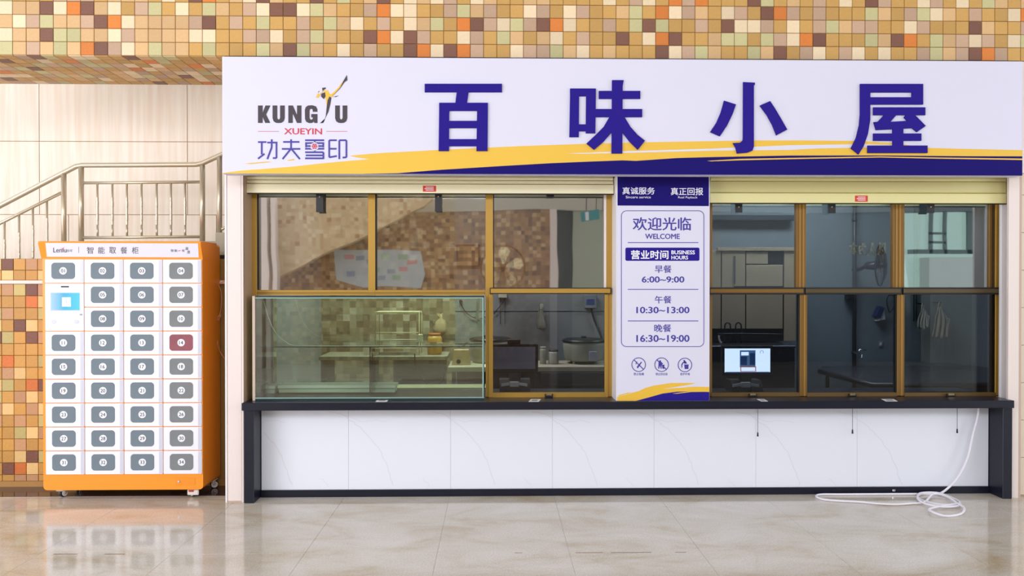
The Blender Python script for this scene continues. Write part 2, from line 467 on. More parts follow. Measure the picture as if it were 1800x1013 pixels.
# ------------------------------------------------------------------ low tiled wall
lw = thing('wall_left', (X(200, YW), YW, 0), kind='structure')
zt = Z(455, YW, 40)
xl = X(3.2, YW); LP = (X(88, YW) - xl) / 4
LW = ["CBOMO", "OCOOC", "OMGBM", "OOONC", "GMOOG", "COBCO", "BGOBM", "OOOOO", "ONOOG", "OMCOO", "CGONB", "GOMCO", "MCOMC", "MOMOG",
      "OOGCM", "OOMOO", "OOCBG", "OBNCO", "OOMMO"]
ztr = Z(499.3, YW, 40); ztr2 = Z(493, YW, 40)
MB().box(X(-350, YW), X(398, YW), YW + .004, YW + .12, 0, zt).build('render_coat', GROUT, lw)
MB().box(X(-350, YW), X(398, YW), YW - .02, YW + .01, ztr, ztr2, b=.003).build('rail_strip', mat('pale_pink_strip', (238, 214, 206), .4), lw)
MB().box(X(-350, YW), X(398, YW), YW - .012, YW + .01, 0, Z(846, YW, 40), b=.002).build('base_ledge', mat('ochre_ledge', (176, 128, 66), .5), lw)
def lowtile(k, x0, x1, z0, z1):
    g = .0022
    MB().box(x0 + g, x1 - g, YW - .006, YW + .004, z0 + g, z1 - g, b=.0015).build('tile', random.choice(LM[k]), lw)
rowsz = []
z = zt
for r in range(19):
    if r < 2: a, b = Z(455 + 20.2 * r, YW, 40), Z(455 + 20.2 * (r + 1) if r == 0 else 493, YW, 40)
    else: a, b = Z(499.3 + (r - 2) * 20.95, YW, 40), Z(min(499.3 + (r - 1) * 20.95, 846), YW, 40)
    rowsz.append((a, b))
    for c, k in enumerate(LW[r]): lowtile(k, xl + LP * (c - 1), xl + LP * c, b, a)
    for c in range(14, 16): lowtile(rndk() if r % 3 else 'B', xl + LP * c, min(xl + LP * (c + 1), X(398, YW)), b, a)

# ------------------------------------------------------------------ stair: landing slab and flights behind the low wall
stairm = mat('grey_stair_stone', (176, 168, 148), .6)
YR = .8
st = thing('stair', (X(250, YR), YR + .3, 0), 'stone stair landing and flights behind the low tiled wall', 'stair')
MB().box(X(100, YR), X(356, YR), YR - .08, YB - .01, Z(452, YR, 250), Z(432, YR, 250)).build('landing', stairm, st)
p0, p1 = P(100, 452, YR), P(-260, 640, YR)
for k in range(8):
    t0, t1 = k / 8, (k + 1) / 8
    MB().box(p0.x + (p1.x - p0.x) * t1, p0.x + (p1.x - p0.x) * t0, YR - .08, YB - .01, p0.z + (p1.z - p0.z) * (t1 + .12), p0.z + (p1.z - p0.z) * t1 + .03).build('step', stairm, st)
p0, p1 = P(356, 440, YR), P(470, 380, YR)
for k in range(2):
    t0, t1 = k / 4, (k + 1) / 4
    MB().box(p0.x + (p1.x - p0.x) * t0, p0.x + (p1.x - p0.x) * t1, YR - .08, YB - .01, p0.z + (p1.z - p0.z) * t0 - .12, p0.z + (p1.z - p0.z) * t1).build('step', stairm, st)

rl = thing('stair_railing', P(250, 432, YR), 'brushed steel stair railing with turned balusters above the orange locker', 'railing')
def tubepx(name, pts, r, m=STEEL, Y=YR, parent=rl, n=12):
    return MB().tube([P(a, b, Y) for a, b in pts], r, n).build(name, m, parent)
tubepx('handrail', [(-120, 425), (0, 362), (100, 310), (134, 292.5), (145, 290.5), (250, 290), (345, 289.3), (356, 287), (392, 270.5), (470, 232)], .0225)
for px, y0, y1 in ((112.2, 305, 452), (142.8, 294, 434), (355.8, 291, 434), (385.8, 275, 432)):
    tubepx('post', [(px, y0), (px, y1)], .0225)
tubepx('lower_rail', [(-120, 460), (0, 393), (110, 338)], .0135)
tubepx('lower_rail', [(144, 321.8), (355, 320)], .0135)
tubepx('lower_rail', [(144, 418), (355, 416.2)], .0135)
tubepx('lower_rail', [(386, 405), (400, 398)], .0135)
def baluster(px, ya, yb):
    a = P(px, ya, YR); b = P(px, yb, YR); L = a.z - b.z
    pr = [(.0095, 0)]; z = .22 * L
    pr += [(.0095, z)]
    k = 0
    while z < .72 * L:
        if abs(z / L - .35) < .03 or abs(z / L - .6) < .03: pr += [(.011, z), (.012, z + .012)]; z += .024; continue
        pr += [(.0085, z), (.0118, z + .006)]; z += .012
    pr += [(.0095, .73 * L), (.0095, L)]
    mb = MB(); mb.lathe(pr, b, 10); mb.build('baluster', STEEL, rl)
for px in (171.5, 197.8, 223.3, 249, 275.6, 300.7, 325.5): baluster(px, 322, 417)
for px, ya in ((-17, 404), (8.4, 391), (34, 378.5), (58.3, 366), (83, 353)): baluster(px, ya, ya + 112)

# ------------------------------------------------------------------ kiosk shell
YWN = .2                                      # window plane
zsb = Z(306, 0, 400)
ptop = zb
def pillar(name, a, b, side):
    o = thing(name, (X((a + b) / 2, 0), .1, 0), kind='structure')
    x0, x1 = X(a, 0, 700), X(b, 0, 700)
    mb = MB(); mb.box(x0, x1, 0.004, YWN + .12, 0, ptop); mb.build('column_core', PINKG, o)
    return o, x0, x1
pl, x0, x1 = pillar('wall_pillar_left', 397, 428.5, 0)
g = (x1 - x0) / 31.5
MB().box(x0 - .004, x0 + 2.2 * g, -.004, .01, 0, ptop, b=.001).build('trim_bead', WHITE, pl)
MB().box(x0 + 3.2 * g, x1 - 4 * g, -.002, .01, .012, ptop, b=.001).build('face_panel', PINK, pl)
MB().box(x1 - 3.4 * g, x1, -.004, .012, 0, ptop, b=.001).build('trim_bead', PINK, pl)
# jamb return with ridges
MB().box(x1 - .02, x1 + .002, .012, YWN, 0, ptop).build('jamb_return', mat('brown_jamb', (176, 146, 118), .5), pl)
x0r, x1r = X(1771.5, 0, 700), X(1790, 0, 700)
pr = thing('wall_pillar_right', (x1r, .1, 0), kind='structure')
MB().box(X(1763, YWN), x1r + .03, .012, YWN + .12, 0, ptop).build('column_core', PINKG, pr)
MB().box(x0r - .001, x1r, -.004, .02, 0, ptop, b=.001).build('face_panel', PINK, pr)
MB().box(x1r + .0, x1r + .035, .03, .06, 0, ptop).build('tan_strip', TANSTRIP, pr)
# white jamb strip between the window and the right column
MB().box(X(1760, .12), X(1772, .12), .12, .15, Z(707, YWN, 1760) - .02, ptop, b=.002).build('white_jamb', WHITE, pr)
# tiled wall right of the kiosk
wr = thing('wall_right', (x1r + .6, .05, 0), kind='structure')
MB().box(x1r + .03, x1r + 2.4, .06, .2, 0, ptop).build('wall_core', TANSTRIP, wr)
wtm = mat('cream_wall_tile', (228, 216, 196), .3)
for k in range(12):
    for c in range(4):
        MB().box(x1r + .04 + c * .6, x1r + .036 + (c + 1) * .6, .05, .062, .01 + k * .3, .006 + (k + 1) * .3 if k < 11 else ptop, b=.002).build('tile', wtm, wr)
# left flank wall of the kiosk and room shell
XL, XR = x1 + .0, x0r
YI = 2.7
XRR = X(1708, YI)
room = thing('wall_kiosk_back', ((XL + XR) / 2, YI, 0), kind='structure')
xm = X(800, YI); xq = X(1268, YI)
MOS = mosaic_mat('kiosk_reflection_mosaic', [(0, (120, 108, 84)), (.3, (138, 126, 100)), (.6, (104, 92, 72)), (.8, (150, 140, 116)), (.93, (176, 166, 144))], .075)  # mosaic painted on the wall to stand in for tiles reflected in the glass
MB().box(XL - .1, xm, YI, YI + .1, 0, ptop).build('reflected_mosaic_wall', MOS, room)
MB().box(xm, xq, YI, YI + .1, 0, ptop).build('grey_wall', GREYP, room)
MB().box(xq, XRR + .1, YI, YI + .1, 0, ptop).build('blue_grey_wall', GREYB, room)
MB().box(xm, xq, YI - .008, YI, Z(546, YI, 950) - .006, Z(546, YI, 950)).build('tile_line', GREYB, room)
sd = thing('wall_kiosk_left', (XL - .1, 1.4, 0), kind='structure')
MB().box(XL - .12, XL - .01, YWN + .12, YI, 0, ptop).build('side_wall', GREYP, sd)
sd = thing('wall_kiosk_right', (XRR + .03, 1.4, 0), kind='structure')
MB().box(XRR, XRR + .06, YWN + .12, YI, 0, ptop).build('side_wall', GREYB, sd)
lidm = mat('kiosk_ceiling_paint', (150, 150, 150), .8)
MB().box(XL - .12, XR + 2.4, .05, YI + .1, ptop, ptop + .08).build('ceiling_kiosk', lidm, None, kind='structure')
MB().box(XL + .02, XRR - .01, YWN + .14, YI - .01, .001, .012).build('floor_kiosk', mat('dark_kitchen_floor', (48, 48, 52), .4), None, kind='structure')
# partition behind the central column
pa = X(1084, 0); pb = X(1247, 0)

# ------------------------------------------------------------------ shop sign
YS0 = -.27
sx0, sx1 = X(390.5, YS0, 200), X(1797.5, YS0, 200)
sz1, sz0 = Z(103.6, YS0, 1100), Z(307.2, YS0, 1100)
sign = thing('shop_sign', ((sx0 + sx1) / 2, YS0, sz0), 'long lavender-white fascia sign with huge navy characters above the serving windows', 'sign')
MB().box(sx0, sx1, YS0, YFAC - .008, sz0, sz1, b=.003).build('sign_panel', LAV, sign)
MB().box(sx0 + .01, sx1 - .01, YS0 + .03, YFAC - .006, sz1, sz1 + .012).build('top_shadow_strip', mat('sign_shadow_dark', (38, 24, 30), .6), sign)  # dark strip stands in for the thin shadow above the sign
def Sp(px, py, Y=YS0): p = P(px, py, Y); return (p.x, p.z)
def signpoly(name, m, pts, thick=.001, level=0, label=None):
    Y = YS0 - .0004 * level
    mb = MB(); q = [Sp(a, b) for a, b in pts]
    q = [(min(max(x, sx0 + .001), sx1 - .001), min(max(z, sz0 + .001), sz1)) for x, z in q]
    mb.poly(q, Y - thick, Y + .0002); return mb.build(name, m, sign, label)
yup = [(392, 304), (424, 300), (465, 297), (515, 293), (563, 287.6), (608, 283.4), (650, 280), (628, 277), (614, 274), (640, 271.5),
       (662, 269.6), (700, 267.5), (776, 263.5), (850, 260), (914, 257), (1028, 253), (1143, 250), (1230, 248.6), (1325, 247), (1420, 247),
       (1515, 248), (1572, 252), (1635, 260.3), (1700, 262), (1799, 264)]
ylo = [(1799, 285), (1705, 279), (1547, 277), (1388, 277), (1250, 281), (1189, 283), (1118, 286), (1094, 286), (1042, 288), (969, 291), (874, 297), (776, 303), (700, 309), (650, 312), (392, 312)]
signpoly('yellow_swoosh', YEL, yup + ylo)
signpoly('navy_swoosh', NAVYD, [(640, 311), (700, 304.5), (776, 298.6), (874, 292.5), (969, 287), (1042, 284), (1094, 282), (1118, 283), (1189, 278),
         (1250, 276.3), (1388, 273.6), (1547, 273.4), (1705, 274.8), (1799, 275), (1799, 316), (640, 316)], level=2)
signpoly('white_streak', LAV, [(996, 270), (1100, 266), (1250, 261.5), (1388, 255.5), (1515, 253.5), (1572, 255), (1530, 259.5), (1438, 261), (1388, 263.8), (1250, 265), (1100, 269), (1020, 270.5)], level=2)
signpoly('yellow_streak', YEL, [(1243, 283), (1300, 279.5), (1388, 277.8), (1547, 275.2), (1640, 277), (1799, 279), (1799, 281.5), (1640, 279), (1547, 277), (1388, 280), (1300, 282), (1250, 283.8)], level=4)
signpoly('yellow_streak', YEL, [(430, 287.5), (470, 284), (478, 285), (440, 288.5)], level=2)
signpoly('yellow_streak', YEL, [(505, 281.5), (516, 279.5), (519, 281), (507, 283)], level=2)

BIGC = {
 'bai': (700, 100, 3.2727, [[(153, 157), (597, 157), (597, 205), (153, 205)], [(337, 204), (405, 204), (396, 267), (329, 267)],
         [(236, 266), (516, 266), (516, 312), (236, 312)], [(236, 311), (294, 311), (292, 543), (233, 543)], [(454, 311), (516, 311), (514, 543), (450, 543)],
         [(292, 370), (455, 370), (455, 411), (292, 411)], [(291, 475), (453, 475), (453, 515), (291, 515)]]),
 'wei': (700, 100, 3.2727, [[(988, 184), (1136, 184), (1136, 228), (988, 228)], [(988, 227), (1040, 227), (1038, 463), (984, 463)], [(1080, 227), (1136, 227), (1133, 441), (1078, 441)],
         [(1037, 390), (1081, 390), (1081, 429), (1037, 429)], [(1229, 136), (1296, 136), (1290, 170), (1288, 557), (1226, 557)],
         [(1153, 198), (1391, 198), (1391, 243), (1153, 243)], [(1134, 302), (1402, 302), (1402, 348), (1134, 348)],
         [(1214, 347), (1230, 347), (1230, 432), (1180, 490), (1126, 536), (1082, 500), (1135, 450), (1180, 405)],
         [(1285, 347), (1300, 347), (1335, 405), (1375, 450), (1418, 484), (1377, 536), (1330, 490), (1285, 432)]]),
 'xiao': (1230, 100, 3.158, [[(239, 142), (303, 145), (304, 155), (298, 162), (298, 500), (290, 522), (262, 533), (205, 538), (196, 505), (182, 480), (222, 478), (236, 466), (238, 455)],
         [(133, 245), (199, 266), (180, 320), (150, 382), (110, 442), (56, 419), (90, 368), (115, 310)],
         [(388, 247), (415, 288), (450, 347), (483, 405), (423, 437), (400, 380), (370, 325), (331, 272)]]),
 'wu': (1230, 100, 3.158, [[(887, 152), (1236, 152), (1236, 199), (887, 199)], [(1173, 198), (1236, 198), (1236, 227), (1173, 227)], [(940, 226), (1236, 226), (1236, 266), (940, 266)],
         [(887, 198), (943, 198), (943, 350), (930, 430), (905, 500), (878, 543), (836, 509), (865, 450), (882, 380), (887, 320)],
         [(960, 282), (1248, 282), (1248, 325), (960, 325)], [(1020, 324), (1088, 324), (1055, 362), (1148, 357), (1130, 338), (1140, 324), (1190, 324), (1250, 385), (1202, 419), (1175, 397), (975, 408), (962, 364), (985, 362)],
         [(1067, 400), (1126, 400), (1126, 496), (1067, 496)], [(960, 427), (1226, 427), (1226, 467), (960, 467)], [(928, 494), (1260, 494), (1260, 535), (928, 535)]])}
for nm, (ox, oy, sc, polys) in BIGC.items():
    mb = MB()
    for i, pg in enumerate(polys):
        q = [Sp(ox + a / sc, oy + b / sc) for a, b in pg]
        mb.poly(q, YS0 - .012 - .00015 * i, YS0 - .0012)
    mb.build('character', NAVY, sign)
# logo
def lg(a, b): return (390 + a / 4.403, 90 + b / 4.403)
def logo(name, m, polys, level=0):
    mb = MB()
    for i, pg in enumerate(polys):
        q = [Sp(*lg(a, b)) for a, b in pg]; mb.poly(q, YS0 - .0025 - .0001 * i - .0005 * level, YS0 - .0012)
    return mb.build(name, m, sign)
logo('letter', LOGOD, [[(280, 421), (316, 421), (316, 478), (338, 421), (376, 421), (343, 490), (375, 556), (336, 556), (318, 512), (316, 516), (316, 556), (280, 556)]])
for a in (393, 877):
    w_ = 94
    logo('letter', LOGOD, [[(a, 421), (a + 36, 421), (a + 36, 515), (a + 40, 526), (a + 47, 530), (a + 54, 526), (a + 58, 515), (a + 58, 421), (a + w_, 421), (a + w_, 520), (a + 86, 543), (a + 68, 555), (a + 47, 557), (a + 26, 555), (a + 8, 543), (a, 520)]])
logo('letter', LOGOD, [[(515, 421), (550, 421), (582, 495), (582, 421), (616, 421), (616, 556), (582, 556), (549, 482), (549, 556), (515, 556)]])
logo('letter', LOGOD, [[(740, 470), (704, 470), (703, 452), (692, 445), (681, 452), (679, 465), (679, 515), (683, 527), (692, 531), (702, 527), (705, 513), (692, 513), (692, 487), (740, 487), (740, 556), (716, 556), (713, 545), (698, 556), (675, 557), (652, 546), (644, 525), (643, 455), (650, 433), (668, 421), (700, 419), (728, 428), (739, 448)]])
logo('emblem_dark', LOGOD, [[(968, 185), (972, 225), (950, 240), (915, 290), (870, 335), (848, 350), (838, 345), (870, 325), (905, 285), (942, 228)],
     [(776, 285), (803, 281), (806, 290), (790, 300), (780, 312)], [(770, 330), (800, 318), (805, 345), (790, 372), (768, 352)],
     [(835, 352), (848, 362), (840, 410), (825, 470), (800, 520), (785, 556), (760, 558), (790, 545), (805, 500), (812, 430), (820, 380)],
     [(862, 352), (905, 345), (880, 356)], [(752, 308), (756, 312), (742, 322)]])
logo('emblem_yellow', YEL, [[(780, 305), (820, 303), (832, 330), (848, 335), (900, 285), (935, 235), (942, 230), (915, 283), (868, 335), (852, 345), (880, 352), (845, 356), (832, 350), (820, 372), (812, 430), (808, 400), (803, 345), (800, 320)],
     [(795, 300), (770, 330), (745, 362), (728, 356), (745, 325), (752, 338)]], 1)
text('word', 'XUEYIN', *lg(482, 597), *lg(776, 645), YS0, RED, sign, bold=.02, thick=.002)
logo('pink_rule', RED, [[(280, 620), (442, 620), (442, 623), (280, 623)]]); logo('pink_rule', RED, [[(808, 620), (972, 620), (972, 623), (808, 623)]])
ST = {
 0: [[(280, 704), (345, 704)], [(309, 704), (309, 800)], [(280, 833), (330, 795)], [(352, 708), (430, 708)], [(423, 708), (423, 828), (395, 828)], [(386, 683), (386, 745), (352, 836)]],
 1: [[(475, 703), (600, 703)], [(465, 757), (607, 757)], [(536, 683), (536, 760)], [(534, 757), (470, 836)], [(538, 757), (604, 836)]],
 2: [[(645, 690), (792, 690)], [(645, 712), (792, 712)], [(719, 690), (719, 775)], [(652, 712), (652, 745)], [(785, 712), (785, 745)], [(660, 735), (778, 735)], [(645, 756), (792, 756)], [(645, 783), (786, 783), (786, 836)], [(650, 807), (786, 807)], [(645, 830), (786, 830)]],
 3: [[(890, 690), (831, 690), (831, 822), (890, 812)], [(831, 756), (888, 756)], [(909, 836), (909, 690), (964, 690), (964, 822), (935, 824)]]}
for k in ST:
    pg = []
    for s_ in ST[k]: pg += stroke_poly(s_, 13)
    logo('character', INDIGO, pg)
hexp = [(718 + 34 * math.cos(math.pi / 6 + i * math.pi / 3), 738 + 34 * math.sin(math.pi / 6 + i * math.pi / 3)) for i in range(6)]
logo('emblem_ground', LAV, [hexp], 4)
flake = []
for i in range(6):
    t = math.pi / 6 + i * math.pi / 3 + math.pi / 6; c_, s_ = math.cos(t), math.sin(t)
    flake += stroke_poly([(718, 738), (718 + 24 * c_, 738 + 24 * s_)], 5)
    for sgn in (-1, 1):
        t2 = t + sgn * .9
        flake += stroke_poly([(718 + 12 * c_, 738 + 12 * s_), (718 + 12 * c_ + 11 * math.cos(t2), 738 + 12 * s_ + 11 * math.sin(t2))], 4)
logo('snowflake', RED, flake, 6)

# ------------------------------------------------------------------ central notice column
YN = -.03
nb = thing('notice_board', (X(1165, YN), YN, Z(707, YN, 1165)), 'tall white notice board with opening hours under a navy heading, between the windows', 'notice')
nz1, nz0 = Z(309, YN, 1165), Z(708.8, -.06, 437) + .001
nx0, nx1 = X(1084.5, YN), X(1247.5, YN)
MB().box(nx0, nx1, YN, YWN + .05, nz0, nz1, b=.002).build('board', LAV, nb)
MB().box(nx0 - .004, nx0 + .006, YN + .012, YWN + .05, nz0, nz1).build('side_trim', WHITE, nb)
def npoly(name, m, pts, lv=0):
    mb = MB(); q = [P(a, b, YN) for a, b in pts]
    q = [(min(max(p.x, nx0 + .002), nx1 - .002), min(max(p.z, nz0 + .002), nz1)) for p in q]
    mb.poly(q, YN - .001 - lv * .0004, YN + .0001); return mb.build(name, m, nb)
npoly('navy_heading', NAVYD, [(1085.5, 310), (1246, 310.3), (1246, 362.5), (1085.5, 361.5)])
npoly('yellow_swoosh', YEL, [(1085, 707), (1085, 698), (1100, 694), (1114, 690), (1122, 688), (1135, 682), (1150, 678), (1180, 673.5), (1222, 673.5), (1215, 676), (1190, 680), (1165, 684), (1195, 682), (1220, 680), (1247, 680.5), (1247, 695), (1130, 707)])
npoly('yellow_streak', YEL, [(1086, 695.5), (1103, 690.5), (1112, 689.5), (1088, 697)], 0)
npoly('navy_swoosh', NAVY, [(1118, 707), (1140, 699), (1165, 692), (1190, 688.8), (1215, 688), (1247, 689.5), (1247, 708), (1118, 708)], 2)
npoly('yellow_streak', YEL, [(1182, 692), (1215, 687.5), (1246, 687.8), (1246, 689), (1215, 689.3), (1190, 692.3)], 4)
WT = mat('white_print', (240, 240, 250), .5)
text('heading_text', '真诚服务', 1094, 329.3, 1151, 342, YN, WT, nb, .012, .0018)
text('heading_text', '真正回报', 1179, 330, 1236, 343.3, YN, WT, nb, .012, .0018)
text('heading_text', 'Sincere service', 1100, 344.5, 1144, 348.8, YN, WT, nb, 0, .0018)
text('heading_text', 'Real Payback', 1192, 345.3, 1226, 350, YN, WT, nb, 0, .0018)
text('welcome_text', '欢迎光临', 1112, 382, 1215, 405.3, YN, INDIGO, nb, .018)
text('welcome_text', 'WELCOME', 1134, 411, 1195, 420.4, YN, INDIGO, nb, .025)
def rrect(x0, y0, x1, y1, r, n=6):
    out = []
    for cx, cy, a0 in ((x1 - r, y0 + r, -90), (x1 - r, y1 - r, 0), (x0 + r, y1 - r, 90), (x0 + r, y0 + r, 180)):
        for i in range(n + 1):
            t = math.radians(a0 + 90 * i / n); out.append((cx + r * math.cos(t), cy + r * math.sin(t)))
    return out
rr = rrect(1092.2, 370.8, 1237.3, 609.6, 9)
MB().tube([P(a, b, YN - .0005) for a, b in rr], .0026, 5, closed=True).build('outline', INDIGO, nb)
def rule(x0, x1, y, wd=1.3): npoly('rule', INDIGO, [(x0, y - wd / 2), (x1, y - wd / 2), (x1, y + wd / 2), (x0, y + wd / 2)])
rule(1103.5, 1227.5, 426.6); rule(1103.5, 1227.5, 509); rule(1103.5, 1227.5, 564.4)
npoly('navy_band', NAVY, rrect(1099.3, 435.5, 1229.5, 458.7, 2.5, 3))
text('hours_heading', '营业时间', 1109, 440, 1175, 456, YN, WT, nb, .025, .0018)
text('hours_heading', 'BUSINESS', 1180, 440.3, 1221.5, 447.4, YN, WT, nb, .028, .0018)
text('hours_heading', 'HOURS', 1180, 449.6, 1209.5, 456.4, YN, WT, nb, .028, .0018)
for s_, b_ in (('早餐', (1151, 466.5, 1180.5, 480)), ('6:00~9:00', (1128, 486, 1203, 497)), ('午餐', (1151, 520.3, 1180.5, 533.7)), ('10:30~13:00', (1118.5, 539.5, 1212, 551)),
               ('晚餐', (1150, 570.3, 1180, 584)), ('16:30~19:00', (1118.5, 589, 1212, 601.4))):
    text('hours_text', s_, *b_, YN, INDIGO, nb, .013 if len(s_) < 3 else .024)
for cx, cy, s_, w_ in ((1122.7, 641.3, '禁止吸烟', 9), (1163, 641.3, '禁止扔垃圾', 10.5), (1204, 641.8, '爱护环境', 8.5)):
    MB().tube([P(cx + 12 * math.cos(t), cy + 12 * math.sin(t), YN - .0005) for t in [i * math.pi / 14 for i in range(28)]], .0032, 5, closed=True).build('pictogram_ring', INDIGO, nb)
    text('caption', s_, cx - w_, 655.5, cx + w_, 660.2, YN, INDIGO, nb, 0)
npoly('prohibition_bar', INDIGO, stroke_poly([(1114.5, 633), (1131, 649.5)], 1.6)[0], 1)
npoly('prohibition_bar', INDIGO, stroke_poly([(1155, 633), (1171, 649.5)], 1.6)[0], 1)
npoly('cigarette_pictogram', INDIGO, [(1119, 646), (1121, 643), (1127, 636), (1128.5, 637), (1123, 645), (1121.5, 648)])
npoly('smoke_pictogram', INDIGO, [(1117, 640), (1118, 637), (1121, 635), (1119, 638), (1118.5, 641)])
npoly('figure_pictogram', INDIGO, [(1159, 634), (1161.5, 633.5), (1162, 636), (1166, 640), (1163, 641), (1163, 648.5), (1161.5, 648.5), (1160, 643), (1158.5, 648.5), (1157, 648.5), (1157.5, 638)])
npoly('bin_pictogram', INDIGO, [(1163.5, 642), (1168, 641), (1167.5, 648.5), (1164.5, 648.5)])
npoly('bin_pictogram', INDIGO, [(1202.5, 641), (1210.5, 641), (1210, 649), (1203.5, 649)])
npoly('figure_pictogram', INDIGO, [(1197.5, 641), (1200, 637), (1203, 635), (1206, 639), (1204, 640), (1201.5, 638), (1199.5, 642), (1199, 647), (1197.8, 647)])
npoly('litter_pictogram', INDIGO, [(1200.5, 633.5), (1203, 632.8), (1206.5, 637), (1208, 640), (1205, 639)])

# ------------------------------------------------------------------ countertop and base
YC0 = -.06
ztop = Z(708.8, YC0, 437); zund = Z(722.5, YC0, 437)
cx0, cx1 = X(424.5, YC0, 715), X(1783.5, YC0, 715)
ct = MB(); ct.box(cx0, cx1, YC0, .70, zund, ztop, b=.004).build('countertop', GRAN, None)
ct = bpy.data.objects['countertop']; tag(ct, 'long dark granite serving countertop with a square front edge', 'countertop')
YPOST = -.03; YPAN = .15
base = thing('serving_counter', (X(1100, YPAN), YPAN, 0), 'white marble clad counter base with dark granite end posts and skirting', 'counter')
MB().box(X(429, YPOST, 800), X(446.5, YPOST, 800), YPOST, YPAN + .1, 0, zund - .001, b=.003).build('end_post', GRAN, base)
MB().box(X(1763, YPOST, 800), X(1779.5, YPOST, 800), YPOST, YPAN + .1, 0, zund - .001, b=.003).build('end_post', GRAN, base)
zsk = Z(861.6, YPAN - .02, 700)
pxl, pxr = X(446.8, YPOST, 800) + .002, X(1762.8, YPOST, 800) - .002
MB().box(pxl, pxr, YPAN - .02, YPAN + .1, 0, zsk, b=.002).build('skirting', GRAN, base)
MB().box(pxl, pxr, YPAN + .006, YPAN + .06, zsk, zund - .001).build('backing', mat('pale_joint', (205, 205, 210), .5), base)
jx = [pxl] + [X(p, YPAN) for p in (612.5, 792, 971, 1150, 1329, 1507)] + [pxr]
for a, b in zip(jx, jx[1:]):
    MB().box(a + .0007, b - .0007, YPAN - .006, YPAN + .006, zsk + .001, zund - .002, b=.001).build('marble_panel', MARB, base)
veins = [[(0, 0), (22, 4), (38, 15), (58, 30), (78, 52), (92, 72), (103, 98), (110, 120), (114, 132)],
         [(-150, 8), (-120, 18), (-95, 15), (-70, 20)], [(-14, 118), (-3, 128), (0, 134)]]
k = 0
for ox in (400, 578, 757, 936, 1115, 1293, 1472):
    random.seed(k); k += 1
    for vi, vn in enumerate(veins):
        mb = MB(); pts = []
        for (a, b), (c, d) in zip(vn, vn[1:]):
            for i in range(4):
                t = i / 4; pts.append((ox + a + (c - a) * t + random.uniform(-1.4, 1.4), 724 + b + (d - b) * t + random.uniform(-1, 1)))
        pts = [p for p in pts if 462 < p[0] < 1740 and 724 < p[1] < 860]
        if len(pts) < 2: continue
        W_ = .8 if vi == 0 else .5
        A = [P(px, py, YPAN - .006) for px, py in pts]
        for q in stroke_poly([(p.x, p.z) for p in A], W_ * .006): mb.poly(q, YPAN - .0066, YPAN - .0058)
        mb.build('marble_vein', VEIN, base)

# ------------------------------------------------------------------ windows
GU = glass('reflective_film_glass', (.55, .55, .53), .36, rough=.02, wav=.10, rcol=(.95, .93, .9))
GU2 = glass('reflective_film_glass_cool', (.66, .70, .72), .24, rough=.015, wav=.06, rcol=(.92, .97, .98))
GLO = glass('clear_sash_glass', (.62, .64, .67), .0)
GLO2 = glass('smoky_sash_glass', (.48, .51, .55), .0)
GBOX = glass('greenish_cabinet_glass', (.86, .93, .88), .045)
GSH = glass('greenish_shelf_glass', (.6, .75, .66), .1)
def wbar(parent, name, x0, y0, x1, y1, Y0, Y1, m, b=.002):
    xm_, ym_ = (x0 + x1) / 2, (y0 + y1) / 2
    a, c = X(x0, Y0, ym_), X(x1, Y0, ym_)
    return MB().box(a, c, Y0, Y1, Z(y1, Y0, xm_), Z(y0, Y0, xm_), b=b).build(name, m, parent)
def wpane(parent, x0, y0, x1, y1, Y, m, name='pane'): return wbar(parent, name, x0, y0, x1, y1, Y, Y + .006, m, b=0)
zsill = ztop
w1 = thing('window_1', (X(760, YWN), YWN, ztop), kind='structure')
Yw = YWN
ycb = 497 + (704.8 - 497)
def toY(px, Y): # pixel row of the countertop surface at depth Y
    lo, hi = 600, 760
    for _ in range(40):
        m_ = (lo + hi) / 2
        if Z(m_, Y, px) > ztop: lo = m_
        else: hi = m_
    return lo - .3
wbar(w1, 'jamb', 436, 312, 451.5, toY(440, Yw), Yw, Yw + .06, GOLD)
wbar(w1, 'jamb', 1066, 312, 1078.5, toY(1070, Yw), Yw, Yw + .06, GOLD)
wbar(w1, 'mullion', 647, 312, 659.5, 518, Yw, Yw + .05, GOLD)
wbar(w1, 'mullion', 853.5, 312, 866.5, toY(860, Yw), Yw, Yw + .05, GOLD)
wbar(w1, 'gasket', 451.7, 338, 453.7, 510, Yw + .01, Yw + .04, BLACKR, 0)
wbar(w1, 'gasket', 659.8, 338, 662.2, 510, Yw + .01, Yw + .04, BLACKR, 0)
wbar(w1, 'gasket', 867, 338, 868.5, 506, Yw + .01, Yw + .04, BLACKR, 0)
wbar(w1, 'bottom_rail', 452, 510, 853, 519.5, Yw + .002, Yw + .045, GOLD)
wbar(w1, 'rail_ridge', 452, 514.5, 853, 515.8, Yw - .002, Yw + .01, GOLDD, 0)
wbar(w1, 'sash_rail', 861, 506, 1074.5, 517, Yw - .035, Yw + .01, BLACKR)
wbar(w1, 'sash_rail_cover', 862.5, 507.5, 1073, 515.5, Yw - .04, Yw - .02, GOLD)
wbar(w1, 'sash_stile', 858.5, 517, 866, 699, Yw - .012, Yw + .02, GOLD)
wbar(w1, 'sash_stile', 1063, 517, 1069, 699, Yw - .012, Yw + .02, GOLD)
wbar(w1, 'sash_bottom_rail', 865, 690.5, 1064, 699, Yw - .012, Yw + .02, GOLD)
wbar(w1, 'sill_track', 866, 699.5, 1066, toY(960, Yw), Yw, Yw + .04, BLACKR)
wpane(w1, 453, 315, 648, 511, Yw + .025, GU); wpane(w1, 661, 315, 854, 511, Yw + .025, GU)
wpane(w1, 866, 315, 1066, 508, Yw + .025, GU)
wpane(w1, 866, 516, 1064, 692, Yw + .004, GLO, 'sash_pane')
w2 = thing('window_2', (X(1500, YWN), YWN, ztop), kind='structure')
